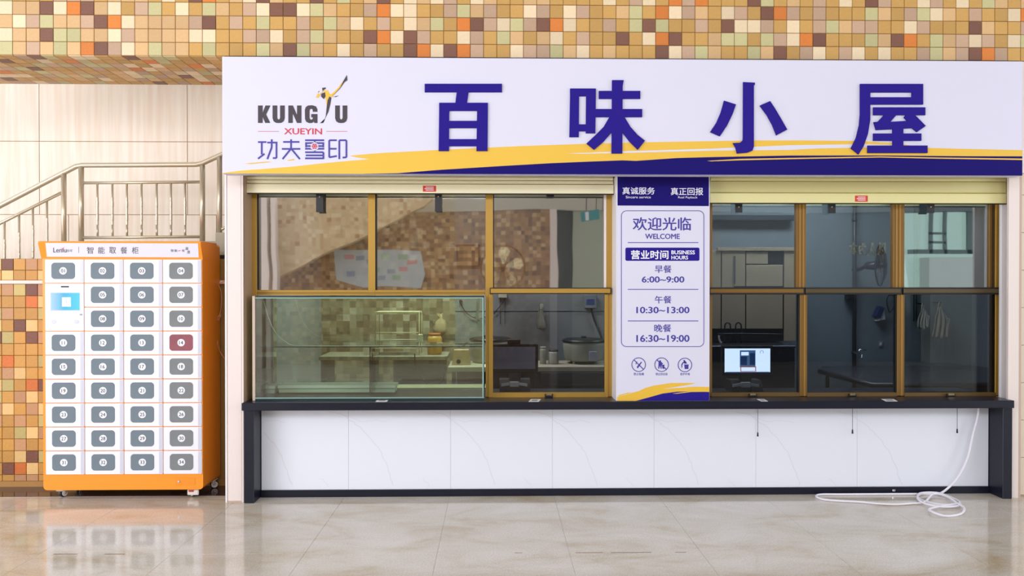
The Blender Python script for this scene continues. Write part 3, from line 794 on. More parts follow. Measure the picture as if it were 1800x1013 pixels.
wbar(w2, 'jamb', 1248, 340, 1252, toY(1250, Yw), Yw, Yw + .06, GOLDD)
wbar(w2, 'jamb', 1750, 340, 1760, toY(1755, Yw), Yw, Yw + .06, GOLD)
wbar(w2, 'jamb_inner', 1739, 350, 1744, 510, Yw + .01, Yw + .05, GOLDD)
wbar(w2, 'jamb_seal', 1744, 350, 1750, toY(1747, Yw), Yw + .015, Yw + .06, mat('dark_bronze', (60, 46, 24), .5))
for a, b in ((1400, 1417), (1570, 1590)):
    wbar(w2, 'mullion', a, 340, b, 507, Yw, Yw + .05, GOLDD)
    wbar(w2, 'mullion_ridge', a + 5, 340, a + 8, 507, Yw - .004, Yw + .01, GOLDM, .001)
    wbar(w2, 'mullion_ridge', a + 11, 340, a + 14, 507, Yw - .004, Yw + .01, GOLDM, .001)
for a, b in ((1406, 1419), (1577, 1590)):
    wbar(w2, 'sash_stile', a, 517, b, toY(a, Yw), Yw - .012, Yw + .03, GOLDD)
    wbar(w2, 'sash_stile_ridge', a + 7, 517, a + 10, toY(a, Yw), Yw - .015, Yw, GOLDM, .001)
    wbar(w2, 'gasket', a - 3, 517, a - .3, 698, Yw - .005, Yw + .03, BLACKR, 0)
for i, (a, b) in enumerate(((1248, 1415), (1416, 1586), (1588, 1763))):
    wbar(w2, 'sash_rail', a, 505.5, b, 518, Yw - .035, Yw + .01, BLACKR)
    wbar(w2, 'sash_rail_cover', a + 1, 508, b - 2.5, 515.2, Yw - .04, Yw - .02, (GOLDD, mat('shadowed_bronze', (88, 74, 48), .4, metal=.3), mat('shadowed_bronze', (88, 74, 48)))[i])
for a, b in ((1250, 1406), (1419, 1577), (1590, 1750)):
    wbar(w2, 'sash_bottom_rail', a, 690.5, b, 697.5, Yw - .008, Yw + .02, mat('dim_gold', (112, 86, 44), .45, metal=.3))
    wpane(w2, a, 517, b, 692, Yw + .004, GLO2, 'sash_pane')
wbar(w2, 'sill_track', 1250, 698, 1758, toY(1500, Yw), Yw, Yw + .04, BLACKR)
for a, b in ((1250, 1402), (1415, 1572), (1588, 1742)): wpane(w2, a, 345, b, 508, Yw + .025, GU2)
wbar(w2, 'mullion_cap', 1062, 340, 1066, 506, Yw - .002, Yw + .02, PINK)
# locks on the sash rails
for n_, (a, b, lab) in enumerate(((958, 972, 'small black keyed lock on the left sash rail'), (1317, 1331, 'small black lock below the lit screen'),
                                 (1493, 1506, 'small black lock on the middle sash rail of the right window'), (1666, 1680, 'small black lock on the rightmost sash rail'))):
    t = thing('sash_lock', P((a + b) / 2, 700, Yw - .04), lab, 'lock', 'sash locks')
    y1_ = toY(a, Yw - .035)
    wbar(t, 'lock_body', a, 693, b, y1_, Yw - .035, Yw - .0125, BLACKP, .002)
    wbar(t, 'lock_plate', a + 2, 692, b - 2, 695.5, Yw - .039, Yw - .03, mat('brass', (180, 160, 110), .3, metal=.8), .001)
# hanging shutter catches
for n_, (a, b, y0, y1_, lab) in enumerate(((555.5, 567.5, 341, 373, 'black shutter catch hanging in the leftmost pane'), (764.5, 776, 341, 372, 'black shutter catch hanging in the second pane'),
        (962, 974, 341, 346, 'black shutter catch stub above the wall fan pane'), (1293, 1305, 359, 374, 'black shutter catch above the steel cupboards'),
        (1456, 1469, 359, 375, 'black shutter catch in the middle pane of the right window'), (1630, 1643, 359, 374.5, 'black shutter catch in the rightmost pane'))):
    t = thing('shutter_catch', P((a + b) / 2, y0, .165), lab, 'catch', 'shutter catches')
    wbar(t, 'catch_plate', a, y0 - 4, b, y1_, .165, .175, BLACKP, .001)
    wbar(t, 'catch_lip', a, y1_ - 3, b, y1_, .158, .166, BLACKP, .001)
    if y1_ > 360: MB().cyl(P((a + b) / 2, y0 + 5, .166), P((a + b) / 2, y0 + 5, .16), .006).build('catch_rivet', CHROME, t)

# ------------------------------------------------------------------ roller shutters
YSH = .09
def shutter(x0, x1, bands, bar, m, lab, sticker, refx):
    t = thing('roller_shutter', (X((x0 + x1) / 2, YSH), YSH, Z(bar[1], YSH, refx)), lab, 'shutter')
    for (ya, yb_) in bands:
        za, zb_ = Z(ya, YSH, refx), Z(yb_, YSH, refx); hh = za - zb_
        pts = []
        for i in range(9):
            t_ = i / 8; pts.append((YSH + .012 - .016 * math.sin(math.pi * (.08 + .84 * t_)) ** .6, za - hh * t_ * .94))
        pts.append((YSH + .02, zb_)); pts.append((YSH + .028, zb_)); pts.append((YSH + .028, za))
        MB().prof(pts, X(x0 + 1, YSH), X(x1 - 1, YSH)).build('slat', m, t)
    za, zb_ = Z(bar[0], YSH, refx), Z(bar[1], YSH, refx)
    MB().box(X(x0, YSH - .01), X(x1, YSH - .01), YSH - .012, YSH + .03, zb_, za, b=.003).build('bottom_bar', m, t)
    MB().box(X(x0, YSH), X(x1, YSH), YSH - .004, YSH + .03, zb_ - .006, zb_).build('rubber_seal', BLACKR, t)
    sx, sy, ex, ey = sticker
    a = wbar(t, 'red_sticker', sx, sy, ex, ey, YSH - .0132, YSH - .011, mat('sticker_red', (220, 62, 36), .5), 0)
    for q in (.25, .5, .75):
        yy = sy + (ey - sy) * q
        o = wbar(a, 'print_line', sx + 3 + (1 if q != .5 else 0) * 2, yy - .7, ex - 4, yy + .5, YSH - .0142, YSH - .0128, WT, 0)
    return t
shutter(433, 1078.5, [(302, 309.5), (310, 316.5), (317, 323.5)], (324.5, 340), CREAM, 'cream roller shutter raised above the left serving window', (743.3, 326.6, 766.5, 337), 740)
shutter(1248, 1768.5, [(302, 310), (310.3, 319), (319.5, 339.5)], (340.5, 357.3), CREAM2, 'yellowed roller shutter hanging lower above the right serving window', (1503, 344, 1525.5, 354.7), 1510)
# dark gap behind the shutters: shutter boxes
MB().box(X(430, .14), X(1770, .14), YSH + .05, YSH + .09, Z(318, .14, 1100), ptop).build('trim_1', mat('shutter_box_paint', (120, 112, 90), .7), None, kind='structure')
# front valance piece that the sign hangs on
MB().box(X(396, -.1), x1r, YFAC + .012, YSH - .03, Z(303, -.1, 1100), ptop - .001).build('trim_2', PINK, None, kind='structure')

# ------------------------------------------------------------------ glass display cabinet at left
YG0, YG1 = .055, .62
gc = thing('glass_display_cabinet', (X(650, YG0), .3, ztop), 'empty frameless glass display cabinet on the left end of the countertop', 'cabinet')
zt_ = Z(522, YG0, 650); ax, bx = X(448.5, YG0), X(851, YG0)
MB().box(ax, bx, YG0, YG0 + .006, ztop + .002, zt_).build('front_pane', GBOX, gc)
MB().box(ax, bx, YG1, YG1 + .006, ztop + .002, zt_).build('back_pane', GBOX, gc)
MB().box(ax, ax + .006, YG0 + .006, YG1, ztop + .002, zt_).build('side_pane', GBOX, gc)
MB().box(bx - .006, bx, YG0 + .006, YG1, ztop + .002, zt_).build('side_pane', GBOX, gc)
MB().box(ax, bx, YG0, YG1, zt_, zt_ + .007).build('top_pane', GSH, gc)
EDG = mat('pale_glass_edge', (150, 185, 172), .2); EDD = mat('dark_glass_edge', (34, 52, 60), .2)
MB().box(ax, bx, YG0 - .001, YG0 + .004, zt_ - .012, zt_ - .004).build('glass_edge', EDG, gc)
MB().box(ax, bx, YG0 - .002, YG0 + .004, zt_ - .004, zt_ + .006).build('glass_edge', EDD, gc)
MB().box(bx - .014, bx - .004, YG0 - .001, YG0 + .004, ztop + .012, zt_ - .012).build('glass_edge', EDG, gc)
MB().box(bx - .004, bx + .002, YG0 - .001, YG0 + .006, ztop + .002, zt_ + .004).build('glass_edge', EDD, gc)
MB().box(ax, bx, YG0 - .002, YG0 + .006, ztop + .002, ztop + .016).build('glass_edge', EDD, gc)
MB().box(ax, bx, YG0 - .002, YG0 + .005, ztop + .016, ztop + .024).build('glass_edge', EDG, gc)
MB().box(X(443.5, YG0), ax - .001, YG0 - .004, YG0 + .02, ztop + .001, zt_ + .006, b=.001).build('corner_strip', mat('beige_corner_strip', (214, 196, 176), .4), gc)
zsh = Z(609.5, YG0 + .1, 650)
MB().box(ax + .01, bx - .01, YG0 + .1, YG1 - .02, zsh - .006, zsh).build('shelf', GSH, gc)
MB().box(ax + .01, bx - .01, YG0 + .099, YG0 + .103, zsh - .006, zsh + .001).build('shelf_edge', EDD, gc)
dx = X(649.5, YG0 + .1)
MB().box(dx, dx + .006, YG0 + .1, YG1 - .02, ztop + .026, zsh - .007).build('divider', GSH, gc)
MB().box(dx - .001, dx + .007, YG0 + .098, YG0 + .101, ztop + .026, zsh - .007).build('divider_edge', EDD, gc)
wire = [(462, 525), (466, 538), (471, 556), (478, 574), (486, 587), (496, 597), (508, 605), (520, 608.3), (600, 608.5), (700, 608.3), (812, 608.5)]
MB().tube([P(a, b, YG0 + .09) for a, b in wire], .0022, 6).build('lighting_cable', mat('cable_white', (226, 224, 214), .4), None)
tag(bpy.data.objects['lighting_cable'], 'thin white cable drooping inside the glass cabinet along its shelf', 'cable')
bs = thing('shelf_board', P(572, 690, .45), 'pale green white board lying low inside the glass cabinet', 'board')
wbar(bs, 'board_top', 488, 677.5, 695, 683, .4, .6, mat('pale_green_board', (244, 250, 236), .4), .002)
wbar(bs, 'board_face', 490, 683.5, 694, 690.5, .42, .58, mat('pale_green_board2', (214, 230, 204), .4), .002)
bs = thing('shelf_board', P(465, 690, .45), 'short pale board behind the white strip at the cabinet left end', 'board')
wbar(bs, 'board_top', 454, 679, 484, 684, .4, .6, MATS['pale_green_board'], .002); wbar(bs, 'board_face', 455, 684.5, 483, 692, .42, .58, MATS['pale_green_board2'], .002)

# ------------------------------------------------------------------ cards on the counter
for (a, b, lab) in ((660, 684, 'white card on the countertop in front of the glass cabinet'), (929, 951, 'white card on the countertop below the dark monitor'),
                    (1330, 1350, 'white card on the countertop below the lit screen'), (1549, 1578, 'white card on the countertop in the middle of the right window')):
    pa_ = CAM + ray(a + 3, 702) * 1; 
    def CT(px, py):
        r = ray(px, py); return CAM + r * ((ztop + .0005 - CAMZ) / r.z)
    c = [CT(a + 4, 702.2), CT(b, 702.2), CT(b - 4, 706.6), CT(a, 706.6)]
    if a > 1000: c = [CT(a, 702), CT(b - 7, 702), CT(b, 706), CT(a + 8, 706)]
    t = thing('counter_card', (c[0].x, c[0].y, ztop), lab, 'card', 'cards on the countertop')
    mb = MB(); v0 = [mb.bm.verts.new((p.x, p.y, ztop + .0006)) for p in c]; v1 = [mb.bm.verts.new((p.x, p.y, ztop + .002)) for p in c]
    mb.bm.faces.new(v0); mb.bm.faces.new(v1)
    for i in range(4): mb.bm.faces.new((v0[i], v0[(i + 1) % 4], v1[(i + 1) % 4], v1[i]))
    mb.build('card_sheet', PAPER, t)
    m0 = sum(c, Vector((0, 0, 0))) / 4; mb = MB()
    v1 = [mb.bm.verts.new(((m0.x + (p.x - m0.x) * .55), (m0.y + (p.y - m0.y) * .5), ztop + .0024)) for p in c]; mb.bm.faces.new(v1)
    mb.build('printed_field', mat('grey_print', (150, 150, 152), .6), t)

# ------------------------------------------------------------------ pull cords under the counter, hose
for px, y1_, lab in ((1332, 767, 'thin pull cord with dark weight hanging left of the other two'), (1498.5, 762, 'thin pull cord with dark weight hanging in the middle'), (1682.5, 761, 'thin pull cord with dark weight hanging beside the white hose')):
    t = thing('pull_cord', P(px, 722, .1), lab, 'cord', 'pull cords under the counter')
    p = P(px, y1_, .1)
    MB().cyl((p.x, .1, p.z), (p.x, .1, zund), .0022, n=8).build('cord', mat('grey_cord', (110, 110, 115), .5), t)
    MB().cyl((p.x, .1, p.z - .002), (p.x, .1, p.z + .03), .007, .005, n=10).build('weight', BLACKP, t)
def smooth(pts, n=6):
    out = []
    pts = [Vector(p) for p in pts]
    for i in range(len(pts) - 1):
        p0 = pts[max(i - 1, 0)]; p1 = pts[i]; p2 = pts[i + 1]; p3 = pts[min(i + 2, len(pts) - 1)]
        for k in range(n):
            t = k / n
            out.append(.5 * ((2 * p1) + (-p0 + p2) * t + (2 * p0 - 5 * p1 + 4 * p2 - p3) * t * t + (-p0 + 3 * p1 - 3 * p2 + p3) * t ** 3))
    out.append(pts[-1]); return out
hp = [P(a, b, y) for a, b, y in ((1721, 719, .09), (1718, 735, .09), (1710.5, 763, .085), (1701, 805, .08), (1686, 836, .07), (1669, 856, .06))]
hp[0].z = zund - .001
R_ = .0085
fl = [(1647, 869), (1621, 870.5), (1613, 876), (1624, 883), (1650, 889), (1680, 889.5), (1686, 884), (1668, 875), (1645, 869.5), (1618, 871), (1613, 880), (1625, 889),
      (1655, 895), (1682, 894), (1687, 890), (1660, 893), (1634, 899), (1640, 906), (1662, 909.5), (1688, 906), (1695, 899), (1684, 891), (1662, 877), (1640, 874), (1625, 885), (1600, 887.5), (1573, 889), (1540, 887.5), (1509, 884.5),
      (1470, 882.5), (1446, 880), (1434.5, 875), (1443, 871.5), (1475, 870), (1525, 869.8), (1570, 869.5), (1611, 869.5)]
for i, (a, b) in enumerate(fl):
    p = FL(a, b, .095); p.z = R_ + (.0 if i % 5 else .0) + (.008 if 8 <= i <= 16 else 0) + (.014 if 17 <= i <= 23 and i not in (18, 19) else 0); hp.append(p)
h = MB().tube(smooth(hp), R_, 10).build('water_hose', mat('white_hose_plastic', (240, 236, 246), .3), None)
tag(h, 'white plastic hose dropping from the counter and coiled on the floor', 'hose')
t = MB(); q = P(1571, 862, .125)
t.box(q.x - .012, q.x + .012, .118, .128, q.z - .01, q.z + .008, b=.002)
t = t.build('hose_clip', CHROME, None); tag(t, 'tiny bright metal clip on the dark skirting above the hose', 'clip')

# ------------------------------------------------------------------ orange pick-up locker
YL = .1
lk = thing('pickup_locker', (X(216, YL), YL + .2, 0), 'tall orange pick-up locker on castors with white numbered doors', 'locker')
lx0, lx1 = X(75.5, YL, 650), X(356.5, YL, 650)
lz0, lz1 = Z(861.5, YL, 216), Z(426, YL, 216)
LD = .38
def rr_world(x0, x1, z0, z1, r, n=5):
    out = []
    for cx, cz, a0 in ((x1 - r, z1 - r, 0), (x0 + r, z1 - r, 90), (x0 + r, z0 + r, 180), (x1 - r, z0 + r, 270)):
        for i in range(n + 1):
            t = math.radians(a0 + 90 * i / n); out.append((cx + r * math.cos(t), cz + r * math.sin(t)))
    return out
MB().poly(rr_world(lx0, lx1, lz0, lz1, .03), YL, YL + LD).build('body', ORANGE, lk)
# leaning header
hz0, hz1 = Z(454.5, YL, 216), Z(424, YL - .045, 216)
MB().prof([(YL + .02, hz0 - .004), (YL - .002, hz0), (YL - .045, hz1 - .018), (YL - .04, hz1 - .004), (YL - .026, hz1), (YL + .3, hz1), (YL + .3, hz0)], lx0 - .008, lx1 + .002).build('header_cap', ORANGE, lk)
def onh(px, py):   # point on the leaning header face
    ya = YL
    for _ in range(12):
        p = P(px, py, ya); tt = (p.z - hz0) / (hz1 - .018 - hz0); ya = YL - .002 - .043 * tt
    return P(px, py, ya)
def hdr(name, m, pts, off=.0015, parent=lk):
    mb = MB(); A = [onh(*p) for p in pts]
    f_ = [mb.bm.verts.new(p + Vector((0, -off, 0))) for p in A]; b_ = [mb.bm.verts.new(p + Vector((0, .001, 0))) for p in A]
    mb.bm.faces.new(f_); mb.bm.faces.new(b_[::-1]); n = len(A)
    for i in range(n): mb.bm.faces.new((f_[i], b_[i], b_[(i + 1) % n], f_[(i + 1) % n]))
    return mb.build(name, m, parent)
hp_ = hdr('header_panel', mat('header_white', (232, 230, 244), .4), [(80, 427.2), (348, 428.2), (349.5, 452.8), (82.5, 451.6)])
def htext(s, x0, y0, x1, y1, m, bold=0):
    o = text('header_text', s, x0, y0, x1, y1, YL, m, hp_, bold, .001)
    off = world_loc(hp_)
    for v in o.data.vertices:
        wv = v.co + off
        tt = (wv.z - hz0) / (hz1 - .018 - hz0); v.co.y += (YL - .002 - .043 * tt) - YL - .0016
    # keep the apparent place after moving towards the viewer
    for v in o.data.vertices:
        wv = v.co + off; dy = wv.y - YL; k_ = (wv.y + DIST) / (YL + DIST)
        v.co.x = (wv.x * k_) - off.x; v.co.z = (CAMZ + (wv.z - CAMZ) * k_) - off.z
    return o
GT = mat('grey_text', (84, 80, 92), .5)
htext('Leniu', 93.5, 435.6, 117, 444, GT, .01); htext('乐牛', 117.5, 438.5, 127.5, 443.5, GT)
hdr('red_tick', RED, [(107, 435.5), (110.5, 438.3), (113.5, 433.8), (110.6, 440)], .003, hp_)
hdr('divider_line', GT, [(138.3, 434), (139, 434), (139, 445), (138.3, 445)], .002, hp_)
for i, ch in enumerate('智能取餐柜'):
    xx = 152.5 + i * 19.8; htext(ch, xx, 434.4, xx + 11.6, 446.2, GT)
for ch, a, b, c, d in (('智', 300, 438.5, 305, 443), ('能', 306.5, 438.5, 311.5, 443), ('有', 319.5, 438.5, 324.5, 443), ('温', 325.5, 434.6, 331, 439.5), ('度', 329, 440.5, 334.3, 446)):
    htext(ch, a, b, c, d, GT)
hdr('pink_dash', RED, [(313, 440.8), (317.5, 440.2), (317.5, 441.3), (313, 441.8)], .003, hp_)
# doors
colx = [X(p, YL, 650) for p in (80.8, 149.8, 218.6, 287.4, 356)]
dW = (colx[4] - colx[0]) / 4
dz = [Z(456 + i * 42.0, YL, 216) for i in range(10)]
dH = (dz[0] - dz[9]) / 9
gx, gz = .0035, .0035
def door_me():
    w_, h_ = dW / 2 - gx, dH / 2 - gz
    mb = MB(); mb.poly(rr_world(-w_, w_, -h_, h_, .006, 3), -.012, .004)
    return mb.mesh('locker_door', DOORW)
DM = door_me()
w_, h_ = dW / 2 - gx, dH / 2 - gz
def barrel(w, h, r=.014):
    # straight top and bottom, outward-bowed ends
    pts = []
    n = 6
    for sx, a in ((1, 0), (-1, 180)):
        ys = [h - 2 * h * i / n for i in range(n + 1)] if sx > 0 else [-h + 2 * h * i / n for i in range(n + 1)]
        for i, y_ in enumerate(ys):
            bow = w - .009 * (y_ / h) ** 2
            if abs(y_) == h: pts.append((sx * (bow - r), y_)); 
            else: pts.append((sx * bow, y_))
            if i == 0 or i == n - 1: 
                pass
    return pts
def barrel2(w, h, r=.022):
    rim = []
    for x_, z_ in rr_world(-w, w, -h, h, r, 4):
        rim.append((x_ * (1 - .085 * (z_ / h) ** 2), z_))
    return rim
pxm = (DIST + YL) / F
WMESH = {}
for nm, m in (('n', SMOKE), ('g', SMOKEG), ('r', SMOKER)):
    WMESH[nm] = MB().poly(barrel2(21 * pxm, 14.2 * pxm), -.0138, -.011).mesh('viewing_window', m)
EDGM = MB().box(-.012, .012, -.0135, -.011, -h_ + .004, h_ - .004, b=.0008).mesh('edge_band', DOORE)
BADGE = MB().cyl((0, -.0150, 0), (0, -.0136, 0), 6.4 * pxm, n=24).mesh('number_badge', WT)
num = 1
for r in range(9):
    for c in range(4):
        if c == 0 and r in (1, 2): continue
        cx, cz = (colx[0] + dW * (c + .5)), (dz[0] - dH * (r + .5))
        d = place('locker_door', DM, (cx, YL, cz), lk)
        wn = 'r' if num == 14 else ('g' if c == 3 else 'n')
        wx = cx - .0085; wz = cz + .003
        vw = place('viewing_window', WMESH[wn], (wx, YL, wz), d)
        if num == 14: vw['label'] = 'smoked viewing window with a red parcel showing behind'
        place('edge_band', EDGM, (cx + w_ - .016, YL, cz), d)
        place('number_badge', BADGE, (wx, YL, wz), d)
        me = text_geo('%02d' % num, .004, .02)
        a0 = min(v.co.x for v in me.vertices); a1 = max(v.co.x for v in me.vertices); b0 = min(v.co.y for v in me.vertices); b1 = max(v.co.y for v in me.vertices)
        s_ = 6.2 * pxm / (b1 - b0)
        for v in me.vertices: v.co = Vector(((v.co.x - (a0 + a1) / 2) * s_, -.0156 + (0 if v.co.z > 0 else .0007), (v.co.y - (b0 + b1) / 2) * s_))
        me.materials.clear(); me.materials.append(DIGIT)
        place('door_number', me, (wx, YL, wz), d)
        num += 1
# terminal
tx, tz = colx[0] + dW * .5, dz[1] - dH
cp = MB().poly([(tx + a, tz + b) for a, b in rr_world(-w_, w_, -dH + gz, dH - gz, .006, 3)], YL - .012, YL + .004).build('control_panel', DOORW, lk)
def cpb(name, a, b, c, d, m, yy=.0145, bv=.001): return wbar(cp, name, a, b, c, d, YL - yy, YL - .0118, m, bv)
cpb('speaker_slot', 107, 502.8, 121, 505.6, BLACKP, .0135)
cpb('screen_bezel', 88, 514, 140.5, 547, mat('screen_bezel', (200, 204, 226), .3), .0132)
def screen_mat():
    m = bpy.data.materials.new('cyan_screen'); m.use_nodes = True; nt = m.node_tree; b = nt.nodes['Principled BSDF']
    tc = nt.nodes.new('ShaderNodeTexCoord'); sp = nt.nodes.new('ShaderNodeSeparateXYZ'); cr = nt.nodes.new('ShaderNodeValToRGB')
    nt.links.new(tc.outputs['Generated'], sp.inputs[0]); nt.links.new(sp.outputs[0], cr.inputs[0])
    e = cr.color_ramp.elements; e[0].color = lin((190, 225, 252)); e[1].color = lin((70, 220, 245)); x_ = e.new(.45); x_.color = lin((60, 190, 240))
    nt.links.new(cr.outputs[0], b.inputs['Emission Color']); b.inputs['Emission Strength'].default_value = .55
    b.inputs['Base Color'].default_value = (.02, .05, .06, 1)
    return m
cpb('display', 89.5, 515.2, 139.5, 545.5, screen_mat(), .014, 0)
for a, b, rgb in ((109, 523, (240, 200, 225)), (117, 523, (200, 235, 170)), (109, 531.5, (235, 205, 240)), (117, 531.5, (240, 230, 200))):
    cpb('logo_square', a, b, a + 7.2, b + 7.6, mat('logo_%d_%d' % (a, b), rgb, .5, emit=.7), .0146, 0)
cpb('lock', 139.8, 551.8, 144.4, 554.6, mat('grey_lock', (150, 150, 162), .3), .015)
for px_, r_, m_ in ((94.5, 4, DOORE), (134.5, 4, DOORE), (115, 6.3, mat('bright_reader', (250, 252, 250), .3))):
    p = P(px_, 566, YL - .012)
    MB().cyl((p.x, YL - .014, p.z), (p.x, YL - .011, p.z), r_ * pxm, n=20).build('round_button', m_, cp)
# keyed plate
kp = wbar(lk, 'service_plate', 308, 840.3, 343, 853.2, YL - .002, YL + .002, mat('orange_plate', (244, 146, 36), .35), .001)
p = P(314.6, 846.3, YL)
MB().cyl((p.x, YL - .01, p.z), (p.x, YL - .001, p.z), .008, .0095, n=16).build('key_lock', CHROME, kp)
# castors
def caster(x, y, turn, brake):
    o = thing('castor', (x, y, 0), None); o.location = Vector((x, y, 0)) - lk.location; o.parent = lk
    top = lz0
    hub = Vector((x + math.sin(turn) * .02, y + math.cos(turn) * .02, .032))
    ax_ = Vector((math.cos(turn), -math.sin(turn), 0))
    MB().cyl(hub - ax_ * .011, hub + ax_ * .011, .032, n=24).build('wheel', BLACKR, o)
    wm = mat('white_castor_metal', (228, 222, 214), .35)
    MB().box(x - .04, x + .04, y - .03, y + .03, top - .006, top + .001, b=.001).build('mounting_plate', wm, o)
    mb = MB()
    for s_ in (-1, 1):
        c0 = hub + ax_ * s_ * .015
        mb.cyl(c0 - ax_ * .003, c0 + ax_ * .003, .026, n=18)
        q0 = c0; q1 = Vector((x, y, top - .012)) + ax_ * s_ * .015
        mb.tube([q0, (q0 + q1) / 2 + Vector((0, 0, .005)), q1], .012, 8)
    mb.box(x - .03, x + .03, y - .028, y + .028, top - .022, top - .006, b=.005)
    mb.build('fork', wm, o)
    MB().cyl(hub - ax_ * .021, hub + ax_ * .021, .008, n=10).build('axle', CHROME, o)
    if brake:
        MB().box(x - .045, x + .045, y - .045, y - .03, .022, top - .008, b=.008, seg=2).build('brake_cover', wm, o)
        MB().box(x - .032, x + .008, y - .050, y - .044, .05, .064, b=.002).build('brake_pedal', mat('red_brake', (190, 50, 44), .4), o)
caster(X(104, YL + .05), YL + .07, .25, False)
caster(X(340, YL + .05), YL + .07, -.9, True)
caster(X(104, YL + .05), YL + LD - .06, .5, False)
caster(lx1 + .0 - .05, YL + LD - .06, 1.1, False)
# charging cable beside the locker
cp_ = [(396, 494), (389, 497), (384, 501), (388, 510), (389.5, 525), (388, 545), (384.5, 558), (379, 564), (381, 559), (388, 553), (385, 562), (379, 566), (381, 590), (384, 610), (390, 624), (398, 634)]
c = MB().tube(smooth([P(a, b, .42) for a, b in cp_], 4), .003, 6).build('power_cable', mat('tan_cable', (214, 150, 110), .5), None)
tag(c, 'thin tan power cable looping between the orange locker and the pale column', 'cable')

# ------------------------------------------------------------------ inside the kiosk
def tubeY(pts, r, name, m, parent=None, n=8, sm=4):
    return MB().tube(smooth([P(a, b, y) for a, b, y in pts], sm), r, n).build(name, m, parent)
# point of sale, left
def pos(cx, y0, y1, x0, x1, Yp, screen, lab):
    t = thing('sales_terminal', (X(cx, Yp), Yp + .05, ztop), lab, 'terminal')
    wbar(t, 'screen_housing', x0, y0, x1, y1, Yp, Yp + .04, BLACKP, .006)
    wbar(t, 'screen_panel', x0 + 5, y0 + 5, x1 - 5, y1 - 6, Yp - .003, Yp + .01, screen, .001)
    zc = Z(y1, Yp, cx); xc = X(cx, Yp)
    mb = MB(); mb.box(xc - .05, xc + .05, Yp + .02, Yp + .07, ztop + .05, zc + .03, b=.01, seg=2); mb.build('neck', BLACKP, t)
    mb = MB(); mb.prof([(Yp - .03, ztop + .001), (Yp - .02, ztop + .05), (Yp + .03, ztop + .1), (Yp + .16, ztop + .1), (Yp + .18, ztop + .001)], xc - .13, xc + .13); mb.build('stand', BLACKP, t)
    return t, xc, zc
greyscr = mat('grey_screen_back', (150, 150, 168), .35)
t, xc, zc = pos(905, 605, 655, 862, 946, .5, greyscr, 'switched-off black monitor terminal behind the left sliding sash')
MB().box(X(892, .5), X(915, .5), .5, .54, Z(606, .5, 900), Z(597, .5, 900), b=.008, seg=2).build('speaker', BLACKP, t)
def scanner(cx, cy, Ys, lab):
    t = thing('card_reader', (X(cx, Ys), Ys, ztop), lab, 'card reader')
    wh = mat('white_reader_plastic', (214, 218, 218), .4)
    MB().box(X(cx - 8, Ys), X(cx + 8, Ys), Ys, Ys + .03, Z(cy + 4.5, Ys, cx), Z(cy - 4.5, Ys, cx), b=.004).build('reader_head', wh, t)
    for s_ in (-1, 1):
        a, b = sorted((cx + s_ * 8.5, cx + s_ * 23))
        mb = MB(); mb.poly([(X(a, Ys), Z(cy + 2.5 + (1.5 if s_ < 0 else -1), Ys, cx)), (X(b, Ys), Z(cy + 2.5 + (-1 if s_ < 0 else 1.5), Ys, cx)), (X(b, Ys), Z(cy - 1.8 - (1 if s_ < 0 else -1), Ys, cx)), (X(a, Ys), Z(cy - 1.8 + (1 if s_ < 0 else -1), Ys, cx))], Ys + .004, Ys + .02)
        mb.build('reader_wing', wh, t)
    MB().box(X(cx - 12, Ys), X(cx + 12, Ys), Ys + .012, Ys + .06, ztop + .001, Z(cy + 3, Ys, cx), b=.004).build('reader_base', BLACKP, t)
scanner(904, 676, .33, 'small white card reader in front of the switched-off monitor')
scanner(1312, 677, .28, 'small white card reader below the lit screen')
scr = mat('lit_white_screen', (222, 238, 255), .4, emit=2.3)
t, xc, zc = pos(1313, 608, 661, 1269, 1359, .42, scr, 'sales terminal with a lit white screen behind the right window')
Yq = .42 - .0035
sb = mat('screen_blue_picture', (120, 165, 215), .4, emit=.5); sd_ = mat('screen_dark_blue', (60, 100, 165), .4, emit=.3); so = mat('screen_orange', (240, 120, 80), .4, emit=.7)
wbar(t, 'screen_picture', 1300.5, 616, 1328, 646, Yq - .001, Yq, sb, 0)
wbar(t, 'screen_picture', 1302, 627, 1313, 642, Yq - .0015, Yq, sd_, 0); wbar(t, 'screen_picture', 1318, 621, 1327, 642, Yq - .0016, Yq, sd_, 0)
wbar(t, 'screen_picture', 1303, 619, 1316, 625, Yq - .0017, Yq, scr, 0)
wbar(t, 'screen_button', 1301.5, 644.5, 1329, 653.5, Yq - .0014, Yq, so, 0); wbar(t, 'screen_button', 1303, 646, 1327.5, 652.5, Yq - .0022, Yq, scr, 0)
wbar(t, 'task_bar', 1275, 654, 1353, 656, Yq - .0012, Yq, sd_, 0)
pc = P(1339, 619.5, Yq)
MB().tube([(pc.x + .014 * math.cos(math.radians(a_)), Yq - .001, pc.z + .014 * math.sin(math.radians(a_))) for a_ in range(-40, 221, 20)], .0016, 5).build('screen_icon', sd_, t)

